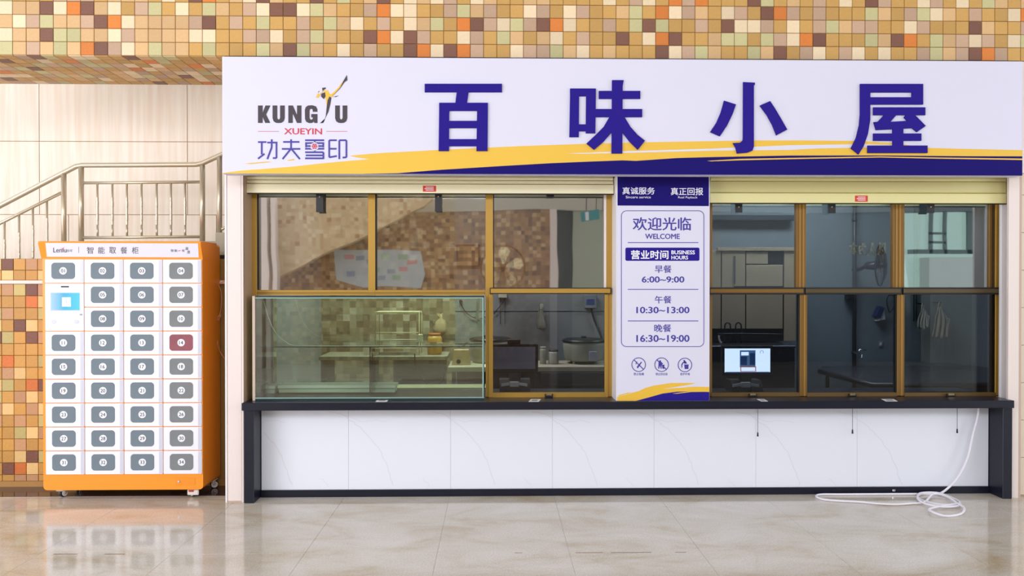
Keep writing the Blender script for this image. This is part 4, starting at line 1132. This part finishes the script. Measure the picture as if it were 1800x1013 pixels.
# back table with rice cooker
Yt = 1.5
TBZ = Z(645, Yt, 900)
wt = mat('pale_table_edge', (168, 160, 140), .5); dk = mat('dark_cupboard', (34, 36, 46), .5)
t = thing('work_table', (X(930, Yt), Yt + .2, 0), 'long work table with pale edge behind the left serving window', 'table')
MB().box(X(787, Yt), X(1110, Yt), Yt, Yt + .6, TBZ - .05, TBZ, b=.004).build('table_top', wt, t)
for px_ in (794, 940, 1100): MB().box(X(px_, Yt), X(px_, Yt) + .04, Yt + .02, Yt + .06, 0, TBZ - .05).build('leg', dk, t)
MB().box(X(800, Yt) , X(1100, Yt), Yt + .3, Yt + .55, .1, TBZ - .06).build('cupboard', dk, t)
MB().box(X(950, Yt), X(1064, Yt), Yt - .02, Yt + .1, Z(678, Yt, 1000), Z(655, Yt, 1000), b=.003).build('drawer_front', dk, t)
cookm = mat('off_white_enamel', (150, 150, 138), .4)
def cooker(px0, px1, ytop, ylid, ybot, Yk, lab, name='rice_cooker', legs=True):
    cx = X((px0 + px1) / 2, Yk); R = (X(px1, Yk) - X(px0, Yk)) / 2
    zb_, zt2, zl = Z(ybot, Yk, (px0 + px1) / 2), Z(ylid, Yk, (px0 + px1) / 2), Z(ytop, Yk, (px0 + px1) / 2)
    zb_ = TBZ + (.03 if legs else .001)
    t = thing(name, (cx, Yk, TBZ), lab, 'pot')
    MB().lathe([(R * .82, 0), (R * .88, .02), (R * .96, (zt2 - zb_) * .8), (R * .95, zt2 - zb_)], (cx, Yk, zb_)).build('body', cookm, t)
    MB().lathe([(R, 0), (R * 1.0, .012), (R * .85, (zl - zt2) * .8), (R * .3, (zl - zt2))], (cx, Yk, zt2)).build('lid', BLACKP, t)
    MB().cyl((cx, Yk, zl), (cx, Yk, zl + .02), .025, .03).build('lid_knob', BLACKP, t)
    if legs:
        for a_ in (45, 135, 225, 315): MB().cyl((cx + R * .7 * math.cos(math.radians(a_)), Yk + R * .7 * math.sin(math.radians(a_)), TBZ + .001), (cx + R * .7 * math.cos(math.radians(a_)), Yk + R * .7 * math.sin(math.radians(a_)), zb_ + .01), .016).build('foot', cookm, t)
    return t, cx, R
t, cx_, R_k = cooker(988, 1064, 594, 600, 640, 1.85, 'large white rice cooker with flat dark lid on the work table')
MB().box(cx_ + .03, cx_ + .11, 1.85 - R_k - .004, 1.85 - R_k * .86, Z(635, 1.63, 1030), Z(618, 1.63, 1030), b=.004).build('switch_panel', greyscr, t)
cooker(825, 900, 592, 598, 625, 1.95, 'wide pot with dark lid partly hidden behind the black monitor', 'stock_pot', False)
tk = mat('tan_carton', (186, 160, 122), .6)
t = thing('tissue_box', (X(809, 1.7), 1.7, TBZ), 'tan tapered box with a round dark hole, left end of the work table', 'box')
a_, b_ = X(794, 1.65), X(827, 1.65); zt3 = Z(616, 1.65, 809)
mb = MB(); mb.poly([(a_, TBZ + .001), (b_, TBZ + .001), (b_ - .02, zt3), (a_ + .02, zt3)], 1.65, 1.8); mb.build('carton', tk, t)
pp = P(806, 636, 1.65); MB().cyl((pp.x, 1.645, pp.z), (pp.x, 1.652, pp.z), .022).build('round_opening', BLACKP, t)
for a, b, lab in ((949, 960, 'slim white canister beside the black monitor'), (964, 982, 'squat grey canister left of the rice cooker')):
    t = thing('canister', (X((a + b) / 2, 1.75), 1.75, TBZ), lab, 'canister')
    r_ = (X(b, 1.75) - X(a, 1.75)) / 2; xx = X((a + b) / 2, 1.75)
    hh = Z(613 if a < 960 else 618, 1.75, a) - TBZ
    MB().lathe([(r_ * .95, 0), (r_, .01), (r_, hh - .02), (r_ * .9, hh)], (xx, 1.75, TBZ + .001), 16).build('can', cookm, t)
    MB().cyl((xx, 1.75, TBZ + hh), (xx, 1.75, TBZ + hh + .02), r_ * .92, n=16).build('cap', BLACKP if a > 960 else cookm, t)

# sink bench with orange jar and wire rack, left
Y2 = 1.6
zb2 = Z(626.5, Y2, 700)
t = thing('side_bench', (X(720, Y2), Y2 + .25, 0), 'grey side bench behind the glass cabinet holding the jar and rack', 'bench')
MB().box(X(560, Y2), X(786, Y2), Y2, Y2 + .5, zb2 - .04, zb2, b=.004).build('bench_top', mat('grey_bench_top', (132, 128, 112), .5), t)
MB().box(X(690, Y2), X(780, Y2), Y2 + .05, Y2 + .45, 0, zb2 - .04).build('bench_cupboard', mat('grey_cupboard', (86, 88, 88), .6), t)
MB().box(X(560, Y2) + .01, X(566, Y2) + .03, Y2 + .05, Y2 + .45, 0, zb2 - .04).build('bench_leg', dk, t)
t = thing('storage_jar', (X(763, 1.8), 1.8, zb2), 'amber storage jar with orange lid on the side bench', 'jar')
rj = (X(777, 1.8) - X(751, 1.8)) / 2; xx = X(764, 1.8); hj = Z(586, 1.8, 764) - zb2
MB().lathe([(rj * .9, 0), (rj, .02), (rj, hj * .75), (rj * .8, hj * .88)], (xx, 1.8, zb2 + .001), 20).build('jar_body', mat('amber_plastic', (186, 140, 52), .4), t)
MB().cyl((xx, 1.8, zb2 + hj * .88), (xx, 1.8, zb2 + hj), rj * .82, n=20).build('jar_lid', mat('orange_lid', (170, 92, 46), .4), t)
t = thing('wire_rack', (X(700, 1.75), 1.75, zb2), 'pale wire dish rack frame standing on the side bench', 'rack')
wr_ = mat('pale_wire', (206, 198, 160), .4)
xa_, xb_ = X(660, 1.7), X(737, 1.7); zt4 = Z(549, 1.7, 700)
for yy in (1.68, 1.95):
    MB().tube([(xa_, yy, zb2 + .004), (xa_, yy, zt4), (xb_, yy, zt4), (xb_, yy, zb2 + .004)], .006, 6).build('rack_frame', wr_, t)
for yk in (585, 597, 612):
    zz = Z(yk, 1.7, 700); MB().tube([(xa_, 1.68, zz), (xb_, 1.68, zz)], .005, 6).build('rack_wire', wr_, t)
MB().box(xa_, xb_, 1.675, 1.95, zt4 - .012, zt4 + .004).build('rack_shelf', wr_, t)
MB().box(xb_ - .01, xb_ + .035, 1.66, 1.7, Z(600, 1.66, 735), Z(588, 1.66, 735), b=.003).build('rack_clip', wr_, t)
# plastic bags, papers, wires
bagm = glass('plastic_bag', (.75, .75, .7), .12, rough=.3)
def bag(px, y0, y1, wpx, Yb, lab, m, name='plastic_bag'):
    t = thing(name, P(px, y0, Yb), lab, 'bag')
    cx = X(px, Yb); z0_, z1_ = Z(y1, Yb, px), Z(y0, Yb, px); W = wpx * (Yb + 6) / F / 2; H = z1_ - z0_
    mb = MB(); mb.lathe([(W * .5, 0), (W * .9, H * .1), (W, H * .3), (W * .7, H * .6), (W * .25, H * .8), (W * .35, H)], (cx, Yb, z0_), 14)
    for v in mb.bm.verts:
        v.co.y = Yb + (v.co.y - Yb) * .5; v.co.x += random.uniform(-.016, .016); v.co.y += random.uniform(-.01, .01); v.co.z += random.uniform(-.012, .012)
    mb.build('bag_skin', m, t)
    MB().cyl((cx, Yb + .0, z1_ + .01), (cx, YI, z1_ + .01), .006, n=8).build('hook', BLACKP, t)
random.seed(3)
bag(951, 535, 580, 17, YI - .08, 'clear plastic bag hanging on the grey wall above the monitor', mat('pale_bag', (150, 150, 140), .4))
bag(774, 552, 588, 26, YI - .1, 'crumpled pale plastic bag hanging above the amber jar', mat('tan_bag', (176, 156, 120), .5))
for a, b, y0, y1_, lab in ((836, 843, 522, 565, 'narrow white paper slip hung behind the cabinet corner'), (838, 850, 562, 580, 'short white paper slip below the narrow one')):
    t = thing('paper_slip', P(a, y0, 1.0), lab, 'paper')
    mb = MB(); mb.poly([(X(a + 2, .66), Z(y0, .66, a)), (X(b, .66), Z(y0, .66, a)), (X(b - 1, .66), Z(y1_, .66, a)), (X(a, .66), Z(y1_, .66, a))], .655, .658); mb.build('sheet', PAPER, t)
mbx = thing('meter_box', P(1037, 530, YI - .06), 'small blue and grey meter box on the wall right of the plastic bag', 'box')
wbar(mbx, 'box_case', 1028, 519, 1048, 542, YI - .06, YI, mat('pale_box', (120, 124, 134), .5), .004); wbar(mbx, 'blue_label', 1031, 526, 1045, 536, YI - .063, YI - .055, mat('blue_label', (40, 60, 120), .5), .001)
c = tubeY([(1039, 541, YI - .03), (1044, 560, YI - .03), (1052, 580, YI - .05), (1060, 600, YI - .3)], .012, 'black_cable', BLACKP, None)
tag(c, 'black cable running down from the meter box to the rice cooker', 'cable')
jb = thing('junction_box', P(883, 520, YI - .05), 'small pale junction box with two hanging wires at the top of the sash', 'box')
wbar(jb, 'box_case', 876, 516, 891, 524, YI - .06, YI, mat('ivory_box', (190, 184, 164), .5), .004)
for px_ in (879.5, 887.5): tubeY([(px_, 523, YI - .02), (px_, 545, YI - .02), (px_, 570, YI - .02)], .003, 'wire', BLACKP, jb)
tubeY([(889, 523, YI - .03), (880, 537, YI - .03), (868, 552, YI - .03)], .005, 'wire', BLACKP, jb)
so_ = thing('cable_outlet', P(810, 530, YI - .03), 'round black cable outlet with drooping cable on the back wall', 'outlet')
p = P(810, 530, YI - .02); MB().cyl((p.x, YI - .03, p.z), (p.x, YI, p.z), .018).build('outlet_cap', BLACKP, so_)
tubeY([(810, 532, YI - .03), (813, 540, YI - .03), (820, 550, YI - .03), (832, 558, YI - .03), (850, 560, YI - .03), (866, 556, YI - .03)], .005, 'cable', BLACKP, so_)
c = tubeY([(729, 622, 1.55), (730, 640, 1.55), (736, 655, 1.52), (748, 672, 1.5), (760, 678, 1.5), (774, 673, 1.5), (781, 660, 1.5), (783, 645, 1.5)], .006, 'black_cable', BLACKP, None)
tag(c, 'black cable looping below the side bench', 'cable')
# pale low shelf
ls = thing('low_shelf', P(770, 690, 1.0), 'pale low shelf with upright legs inside, right of the pale board', 'shelf')
psm = mat('pale_shelf', (150, 150, 120), .5)
MB().box(X(640, 1.1), X(856, 1.1), 1.1, 1.35, Z(685.5, 1.1, 770), Z(682, 1.1, 770)).build('shelf_top', psm, ls)
for px_ in (642, 735, 848): MB().box(X(px_, 1.1), X(px_ + 7, 1.1), 1.1, 1.14, 0, Z(686, 1.1, 770)).build('leg', psm, ls)

# wall clock and fans
ck = thing('wall_clock', P(823, 449, YI - .03), 'square wall clock with thin brown frame in the second upper pane', 'clock')
wbar(ck, 'clock_frame', 802.5, 430, 843, 469, YI - .03, YI, mat('brown_frame', (30, 18, 10), .5), .003)
wbar(ck, 'clock_face', 805, 432.5, 840.5, 466.5, YI - .034, YI - .02, mat('tan_clock_face', (140, 116, 84), .5), 0)
pc = P(823, 449, YI - .036)
for ex, ey, r_ in ((832, 442, .004), (812, 446, .004), (818, 452, .003)):
    q = P(ex, ey, YI - .036); MB().cyl(pc, q, r_, .002, n=6).build('clock_hand', BLACKP, ck)
def fan(px, py, rpx, Yf, turn, bladem, lab):
    c0 = P(px, py, Yf); R = rpx * (Yf + 6) / F
    t = thing('wall_fan', c0, lab, 'fan')
    rot = Matrix.Rotation(turn, 3, 'Z')
    def tr(mb):
        for v in mb.bm.verts: v.co = c0 + rot @ v.co
        return mb
    def circ(r, y, n=40): return [(r * math.cos(2 * math.pi * i / n), y, r * math.sin(2 * math.pi * i / n)) for i in range(n)]
    cg = mat('dark_fan_cage', (20, 20, 26), .4)
    tr(MB().tube(circ(R, 0), .009, 6, closed=True)).build('rim', cg, t)
    mb = MB()
    for i in range(28):
        a = 2 * math.pi * i / 28; mb.tube([(R * .16 * math.cos(a), -.05, R * .16 * math.sin(a)), (R * .6 * math.cos(a), -.05, R * .6 * math.sin(a)), (R * math.cos(a), 0, R * math.sin(a))], .0018, 4)
    mb.tube(circ(R * .5, -.05, 32), .0025, 4, closed=True)
    tr(mb).build('front_grille', cg, t)
    for i in range(5):
        a = 2 * math.pi * i / 5 + .3; pts = []
        for rr_, da in ((.15, -.25), (.45, -.38), (.8, -.42), (.93, -.2), (.93, .1), (.75, .3), (.4, .3), (.15, .25)):
            pts.append((R * rr_ * math.cos(a + da), R * rr_ * math.sin(a + da)))
        mb = MB(); mb.poly(pts, .0, .004)
        for v in mb.bm.verts: v.co.y += .03 * math.sin((math.atan2(v.co.z, v.co.x) - a))
        tr(mb).build('blade', bladem, t)
    tr(MB().cyl((0, -.06, 0), (0, .03, 0), R * .15, n=20)).build('hub', cg, t)
    tr(MB().lathe([(R * .2, .03), (R * .22, .06), (R * .18, .14), (R * .08, .16)], (0, 0, 0), 20, axis='y')).build('motor', cg, t)
    e = c0 + rot @ Vector((0, .14, 0))
    MB().tube([e, (e.x, (e.y + YI) / 2, e.z - .04), (e.x, YI, e.z - .04)], .02, 8).build('wall_bracket', cg, t)
fan(884, 470, 38.5, 2.25, 0, mat('cream_fan_blade', (255, 252, 220), .6), 'round dark-caged wall fan with cream blades in the left window')
fan(1547, 467, 36, 2.3, .9, mat('brown_fan_blade', (130, 84, 54), .4), 'dark wall fan turned sideways in the right window')

# stainless hood, cupboards and pipework on the right
hc = thing('steel_wall_unit', P(1330, 500, 2.2), 'stainless steel wall cupboards behind the lit screen', 'cupboard')
Yh = 2.2
for a, b, y0, y1_ in ((1240, 1267, 440, 578), (1269, 1310, 441, 578), (1312, 1376, 466, 578), (1378.5, 1399, 441, 600), (1312, 1350, 443, 464)):
    wbar(hc, 'steel_panel', a, y0, b, y1_, Yh, Yh + .02, STEELR, .003)
wbar(hc, 'carcass', 1240, 441, 1399, 600, Yh + .022, YI, mat('dark_steel', (48, 46, 46), .4, metal=.5), 0)
wbar(hc, 'top_rail', 1262, 435, 1399, 441, Yh - .02, Yh + .05, STEELR, .002)
wbar(hc, 'grease_edge', 1290, 503, 1376, 506, Yh - .004, Yh, BLACKP, 0)
wbar(hc, 'side_lip', 1290, 450, 1293, 500, Yh - .012, Yh, CHROME, .001)
db = thing('dark_duct', P(1320, 382, YI - .1), 'long dark duct rail high on the wall above the steel cupboards', 'duct')
wbar(db, 'duct', 1240, 378, 1398, 387, YI - .12, YI, mat('dark_duct_paint', (52, 58, 66), .5), .004)
wbar(db, 'duct_lip', 1240, 386, 1398, 388, YI - .13, YI - .1, BLACKP, 0)
# gas taps with hooped pipes
for px_, lab in ((1279, 'left hooped gas pipe below the steel cupboards'), (1298, 'right hooped gas pipe below the steel cupboards')):
    t = thing('gas_pipe', P(px_, 585, Yh - .05), lab, 'pipe')
    tubeY([(px_ - 5, 606, Yh - .05), (px_ - 5, 575, Yh - .05), (px_ - 3, 569, Yh - .05), (px_, 567.5, Yh - .05), (px_ + 3, 569, Yh - .05), (px_ + 5, 575, Yh - .05), (px_ + 5, 606, Yh - .05)], .008, 'pipe_hoop', mat('dark_pipe', (50, 50, 62), .3, metal=.6), t)
    MB().cyl(P(px_ + 3, 587, Yh - .08), P(px_ + 8, 587, Yh - .08), .012).build('valve', BLACKP, t)
t = thing('gas_rail', P(1330, 587, Yh - .08), 'horizontal dark gas rail crossing below the steel cupboards', 'pipe')
tubeY([(1262, 587, Yh - .09), (1320, 587, Yh - .09), (1377, 588, Yh - .09)], .007, 'rail', BLACKP, t)
tubeY([(1264, 590, Yh - .1), (1264, 596, Yh - .1), (1268, 604, Yh - .1)], .01, 'white_elbow', mat('pale_elbow', (190, 190, 184), .4), t)
cb = thing('dark_cooking_range', (X(1320, 1.9), 1.9, 0), 'dark cooking range standing below the steel cupboards', 'cooker')
MB().box(X(1250, 1.8), X(1398, 1.8), 1.8, Yh, 0, Z(612, 1.8, 1320), b=.01).build('range_body', dk, cb)
MB().box(X(1250, 1.8), X(1398, 1.8), 1.78, Yh, Z(612, 1.8, 1320), Z(608, 1.8, 1320), b=.004).build('range_top', mat('dark_range_top', (60, 62, 70), .3, metal=.6), cb)
for k_ in range(4):
    q = P(1270 + k_ * 34, 622, 1.79); MB().cyl((q.x, 1.775, q.z), (q.x, 1.8, q.z), .018).build('range_knob', BLACKP, cb)
# vertical pipe
t = thing('drain_pipe', P(1502, 640, YI - .08), 'dark vertical pipe on the blue grey wall', 'pipe')
pq = X(1502, YI - .08)
MB().cyl((pq, YI - .08, .1), (pq, YI - .08, ptop), .022).build('pipe', mat('dark_green_pipe', (44, 52, 52), .4), t)
MB().box(pq - .09, pq - .02, YI - .12, YI - .02, Z(527, YI, 1500), Z(515, YI, 1500), b=.008).build('pipe_valve', BLACKP, t)
for zz in (.9, 1.6, 2.4): MB().cyl((pq, YI - .08, zz), (pq, YI - .08, zz + .03), .03).build('pipe_collar', BLACKP, t)
# sink bench
Ysb = 1.45
skm = mat('dark_wet_steel', (72, 80, 94), .25, metal=.6)
t = thing('sink_bench', (X(1560, 1.8), 1.8, 0), 'dark steel sink bench running to the right below the pipe', 'sink')
zk = Z(647, 2.4, 1440)
A = [P(1441, 645, 2.45), P(1446, 637, YI - .02)]
xk0 = X(1441, 2.2); 
mb = MB()
pts = [(X(1441, 2.25), 2.25), (X(1535, 1.14), 1.14), (XRR - .02, 1.14), (XRR - .02, YI - .12), (X(1505, YI - .12), YI - .12), (X(1447, YI - .12), YI - .12)]
va = [mb.bm.verts.new((a, min(b, YI - .02), zk)) for a, b in pts]; vb = [mb.bm.verts.new((a, min(b, YI - .02), zk - .05)) for a, b in pts]
mb.bm.faces.new(va); mb.bm.faces.new(vb[::-1])
for i in range(len(pts)): mb.bm.faces.new((va[i], vb[i], vb[(i + 1) % len(pts)], va[(i + 1) % len(pts)]))
mb.build('bench_top', skm, t)
q0, q1 = (pts[0][0], pts[0][1] - .003), (pts[1][0], pts[1][1] - .003)
MB().tube([(q0[0], q0[1], zk - .022), (q1[0], q1[1], zk - .022), (pts[2][0], q1[1], zk - .022)], .026, 8).build('dark_rim', BLACKP, t)
MB().box(X(1537, 1.14), XRR - .03, 1.18, 1.22, .12, zk - .05).build('front_apron', BLACKP, t)
for a, b in ((X(1462, 2.25), 2.35), (X(1537, 1.14) + .03, 1.25), (XRR - .15, 1.45)):
    MB().cyl((a, b, 0), (a, b, zk - .05), .02).build('leg', BLACKP, t)
MB().tube([(X(1462, 2.25), 2.35, zk - .35), (X(1537, 1.14) + .03, 1.26, zk - .35)], .015, 8).build('stretcher', BLACKP, t)
tp = thing('water_tap', P(1500, 640, 2.4), 'small chrome tap over the sink bench', 'tap')
q = P(1502, 624, 2.4)
MB().tube(smooth([(pq, YI - .09, q.z), (pq, 2.5, q.z + .005), (pq - .01, 2.42, q.z + .0), (pq - .02, 2.4, q.z - .05)], 4), .011, 8).build('spout', CHROME, tp)
MB().cyl((pq, 2.5, q.z), (pq, 2.5, q.z + .05), .012).build('stem', CHROME, tp)
MB().tube([(pq - .01, 2.5, q.z + .05), (pq + .08, 2.5, q.z + .045)], .007, 6).build('handle', CHROME, tp)
# dispenser, switch, cable loop
t = thing('soap_dispenser', P(1543, 550, YI - .08), 'tilted blue and white dispenser on the blue grey wall', 'dispenser')
mb = MB(); mb.poly([(X(1533, YI), Z(555, YI, 1540)), (X(1541, YI), Z(538, YI, 1540)), (X(1548, YI), Z(541, YI, 1540)), (X(1540, YI), Z(559, YI, 1540))], YI - .1, YI - .001); mb.build('blue_body', mat('blue_plastic', (40, 60, 110), .4), t)
mb = MB(); mb.poly([(X(1540, YI), Z(559, YI, 1540)), (X(1548, YI), Z(541, YI, 1540)), (X(1550, YI), Z(561, YI, 1540)), (X(1537, YI), Z(564, YI, 1540))], YI - .08, YI - .001); mb.build('white_flap', PAPER, t)
t = thing('wall_switch', P(1548, 606, YI - .02), 'small white wall switch below the blue dispenser', 'switch')
wbar(t, 'switch_plate', 1545, 600, 1552, 610, YI - .012, YI, mat('grey_plate', (150, 152, 146), .5), .002); wbar(t, 'rocker', 1547, 602.5, 1550, 607.5, YI - .018, YI - .01, PAPER, .001)
c = tubeY([(1563, 518, YI - .05), (1559, 527, YI - .05), (1560, 538, YI - .05), (1564, 549, YI - .05), (1570, 542, YI - .05), (1575, 530, YI - .05), (1572, 521, YI - .05), (1563, 519, YI - .05)], .006, 'cable_loop', BLACKP, None)
tag(c, 'black cable loop hanging on the wall left of the aprons', 'cable')
t = thing('twin_conduit', P(1608, 540, YI - .03), 'pair of thin dark conduits running down beside the aprons', 'pipe')
for px_ in (1606.5, 1611): MB().cyl((X(px_, YI - .03), YI - .03, Z(565, YI, 1608)), (X(px_, YI - .03), YI - .03, ptop), .007, n=8).build('conduit', mat('dark_green_conduit', (50, 66, 66), .5), t)
# aprons
apm = mat('beige_apron_cloth', (168, 160, 140), .8, noise=.1, scale=8)
def apron(cx, y0, y1_, wpx, Ya, m, lab):
    t = thing('apron', P(cx, y0, Ya), lab, 'apron')
    W = wpx * (Ya + 6) / F / 2; zt5, zb5 = Z(y0, Ya, cx), Z(y1_, Ya, cx); H = zt5 - zb5; x_ = X(cx, Ya)
    mb = MB(); n = 16; rows_ = []
    for r in range(13):
        f_ = r / 12; wd = W * (.18 + 1.1 * min(f_ * 1.8, .62) + .15 * f_) if f_ < .5 else W * (.86 + .16 * f_)
        row = []
        for i in range(n + 1):
            u = i / n * 2 - 1
            row.append(mb.bm.verts.new((x_ + u * wd + .01 * math.sin(f_ * 5 + cx), Ya + .025 * math.sin(u * 9 + f_ * 2) * (.4 + f_), zt5 - H * f_ - .012 * math.cos(u * 4) * f_)))
        rows_.append(row)
    for a, b in zip(rows_, rows_[1:]):
        for i in range(n):
            fc = mb.bm.faces.new((a[i], a[i + 1], b[i + 1], b[i])); fc.smooth = True
    o = mb.build('cloth', m, t); md = o.modifiers.new('s', 'SOLIDIFY'); md.thickness = .006
    MB().tube([(x_ - W * .3, Ya, zt5 - .03), (x_ - W * .1, Ya - .01, zt5 + .06), (x_ + W * .2, Ya - .01, zt5 + .05), (x_ + W * .3, Ya, zt5 - .03)], .007, 6).build('neck_loop', m, t)
    MB().cyl((x_, Ya - .02, zt5 + .05), (x_, YI, zt5 + .05), .008, n=8).build('hook', BLACKP, t)
    q0 = (x_ + W * .7, Ya - .02, zt5 - H * .4); MB().tube(smooth([q0, (x_ + W * 1.25, Ya - .02, zt5 - H * .38), (x_ + W * 1.1, Ya - .02, zt5 - H * .55), (x_ + W * 1.05, Ya - .02, zt5 - H * .95)], 3), .005, 6).build('waist_tie', m, t)
apron(1622, 542, 578, 16, YI - .12, mat('white_apron_cloth', (196, 194, 180), .8), 'short crumpled white apron hanging left of the beige one')
apron(1652, 540, 594, 26, YI - .12, apm, 'longer beige apron hanging on the wall in the right window')

# ------------------------------------------------------------------ other side of the hall (behind the camera, seen only in the glass)
YO = -10.0; YV = 2 * (YWN + .025) - YO
def MX(px, py=430): return P(px, py, YV).x
def MZ(py, px=700): return P(px, py, YV).z
opp = thing('wall_opposite', (MX(700), YO, 0), kind='structure')
OM = mosaic_mat('opposite_mosaic', [(0, (160, 118, 80)), (.3, (174, 132, 90)), (.55, (140, 102, 74)), (.7, (184, 144, 100)), (.85, (204, 172, 130)), (.94, (120, 84, 62))], .085)
OM2 = mosaic_mat('opposite_pale_mosaic', [(0, (216, 190, 150)), (.4, (222, 198, 158)), (.7, (206, 176, 136)), (.88, (232, 212, 176)), (.96, (190, 148, 112))], .085)
MB().box(MX(460), MX(966), YO - .2, YO, 0, MZ(372)).build('mosaic_face', OM, opp)
z2 = MZ(372)
MB().box(MX(380), MX(1060), YO - .25, YO + .1, z2, MZ(348)).build('pale_beam', mat('pale_beam_paint', (196, 190, 176), .6), opp)
MB().box(MX(1060), MX(1800), YO - .25, YO + .1, z2, MZ(325)).build('grey_beam', mat('grey_beam_paint', (120, 124, 126), .6), opp)
MB().box(MX(1590), MX(1790), YO - .2, YO - .12, 0, MZ(512, 1680)).build('low_slate_wall', mat('slate_wall', (86, 92, 100), .6), opp)
MB().box(MX(966), MX(978), YO - .2, YO + .15, 0, z2).build('pale_column', PINK, opp)
MB().box(MX(978), MX(1006), YO - .2, YO - .1, 0, z2).build('dark_opening', mat('dark_opening', (50, 52, 58), .7), opp)
MB().box(MX(1006), MX(1070), YO - .2, YO - .05, 0, z2).build('pale_wall', mat('sage_wall', (176, 184, 166), .6), opp)
MB().box(MX(1070), MX(1590), YO - .2, YO - .05, 0, z2).build('slate_wall', mat('slate_wall', (86, 92, 100), .6), opp)
MB().box(MX(1590), MX(1765), YO - .1, YO - .09, 0, z2).build('green_glass_panel', glass('tinted_opening_glass', (.72, .82, .72), .02), opp)
for a, b, c, d in ((1634, 345, 1640, 448), (1660, 345, 1666, 448), (1600, 440, 1715, 448), (1634, 409, 1664, 413), (1634, 425, 1664, 429), (1700, 345, 1712, 448)):
    MB().box(MX(a), MX(b if False else c), YO - .05, YO, MZ(d, 1660), MZ(b, 1660)).build('frame_bar', mat('grey_green_frame', (110, 126, 118), .5), opp)
MB().box(MX(1620), MX(1700), YO - .05, YO + .3, 0, MZ(455, 1660)).build('pale_cabinet', mat('pale_green_cab', (236, 246, 236), .5), opp)
# sloping stair flank: pale mosaic above the diagonal
mb = MB(); YV2 = 2 * (YWN + .025) + 9.4
q = [P(a, b, YV2) for a, b in ((452, 505), (475, 493), (590, 437), (700, 383), (745, 360), (760, 345), (452, 345))]
mb.poly([(p.x, p.z) for p in q], -9.7, -9.4); mb.build('stair_flank', OM2, opp)
MB().box(P(452, 400, YV2).x, P(474, 400, YV2).x, -9.4, -9.2, 0, 3.6).build('pale_post', PINK, opp)
MB().box(P(481, 400, YV2).x, P(489, 400, YV2).x, -9.4, -9.2, 0, 3.6).build('pale_post', PINK, opp)
# poster and hanging signs over there
t = thing('wall_poster', (MX(660), YO, MZ(505)), 'white printed poster mirrored in the leftmost upper panes', 'poster')
mb = MB(); q = [P(a, b, YV - .02) for a, b in ((588, 438), (738, 442), (746, 486), (740, 506), (640, 505), (590, 490))]
mb.poly([(p.x, p.z) for p in q], YO + .005, YO + .02); mb.build('sheet', mat('bluish_poster', (190, 200, 206), .6), t)
PRD = mat('faded_red_print', (205, 150, 155), .6); PBL = mat('faded_blue_print', (150, 165, 190), .6)
for a, b, m_ in ((612, 452, PRD), (630, 455, PBL), (680, 452, mat('green_print', (160, 190, 165), .6)), (710, 452, MATS['green_print']), (725, 462, PRD), (660, 475, MATS['green_print']), (690, 478, PBL), (615, 480, PBL), (650, 462, PBL), (672, 490, PBL), (712, 474, PRD), (700, 490, MATS['green_print'])):
    q = P(a, b, YV - .02); MB().box(q.x - .09, q.x + .09, YO + .02, YO + .026, q.z - .05, q.z + .05).build('printed_patch', m_, t)
t = thing('hanging_direction_sign', (MX(1036), YO + .8, MZ(380)), 'teal hanging direction sign mirrored at the right end of the left window', 'sign')
teal = mat('teal_sign', (50, 150, 156), .5)
q = [P(a, b, YV - .8) for a, b in ((1018, 376), (1054, 370), (1055, 389), (1020, 394))]
mb = MB(); mb.poly([(p.x, p.z) for p in q], YO + .8, YO + .84); mb.build('sign_plate', teal, t)
q = [P(a, b, YV - .8) for a, b in ((1026, 376), (1032, 375), (1033, 391), (1027, 392))]
mb = MB(); mb.poly([(p.x, p.z) for p in q], YO + .84, YO + .845); mb.build('sign_stripe', WT, t)
for px_ in (1028, 1048):
    q = P(px_, 372, YV - .8); MB().cyl((q.x, YO + .82, q.z), (q.x, YO + .82, z2 + .3), .01, n=6).build('hanger', BLACKP, t)
# gold wall motto, reads correctly on the wall and mirrored in the glass
t = thing('wall_motto', (MX(1530), YO, MZ(440, 1530)), 'gold raised characters on the opposite wall, mirrored in the right window', 'lettering')
goldt = mat('pale_gold_letters', (252, 242, 205), .4, emit=0)
for ch, a, b, c, d in (('本', 1494, 427, 1508, 447), ('为', 1511, 427, 1523, 447), ('人', 1526, 427, 1541, 450), ('以', 1543, 426, 1556, 450)):
    me = text_geo(ch, .03, .02); vs = me.vertices
    a0 = min(v.co.x for v in vs); a1 = max(v.co.x for v in vs); b0 = min(v.co.y for v in vs); b1 = max(v.co.y for v in vs)
    X0, X1, Z1, Z0 = MX(a), MX(c), MZ(b, 1530), MZ(d, 1530)
    # mirrored seen from the kiosk: the wall faces +Y, so text runs towards -X
    for v in vs: v.co = Vector((X1 + (v.co.x - a0) / (a1 - a0) * (X0 - X1), YO - .03 + (0.02 if v.co.z > 0 else 0), Z0 + (v.co.y - b0) / (b1 - b0) * (Z1 - Z0))) - t.location
    me.materials.clear(); me.materials.append(goldt)
    o = bpy.data.objects.new('character', me); COL.objects.link(o); o.parent = t
print('objects', len(bpy.data.objects))
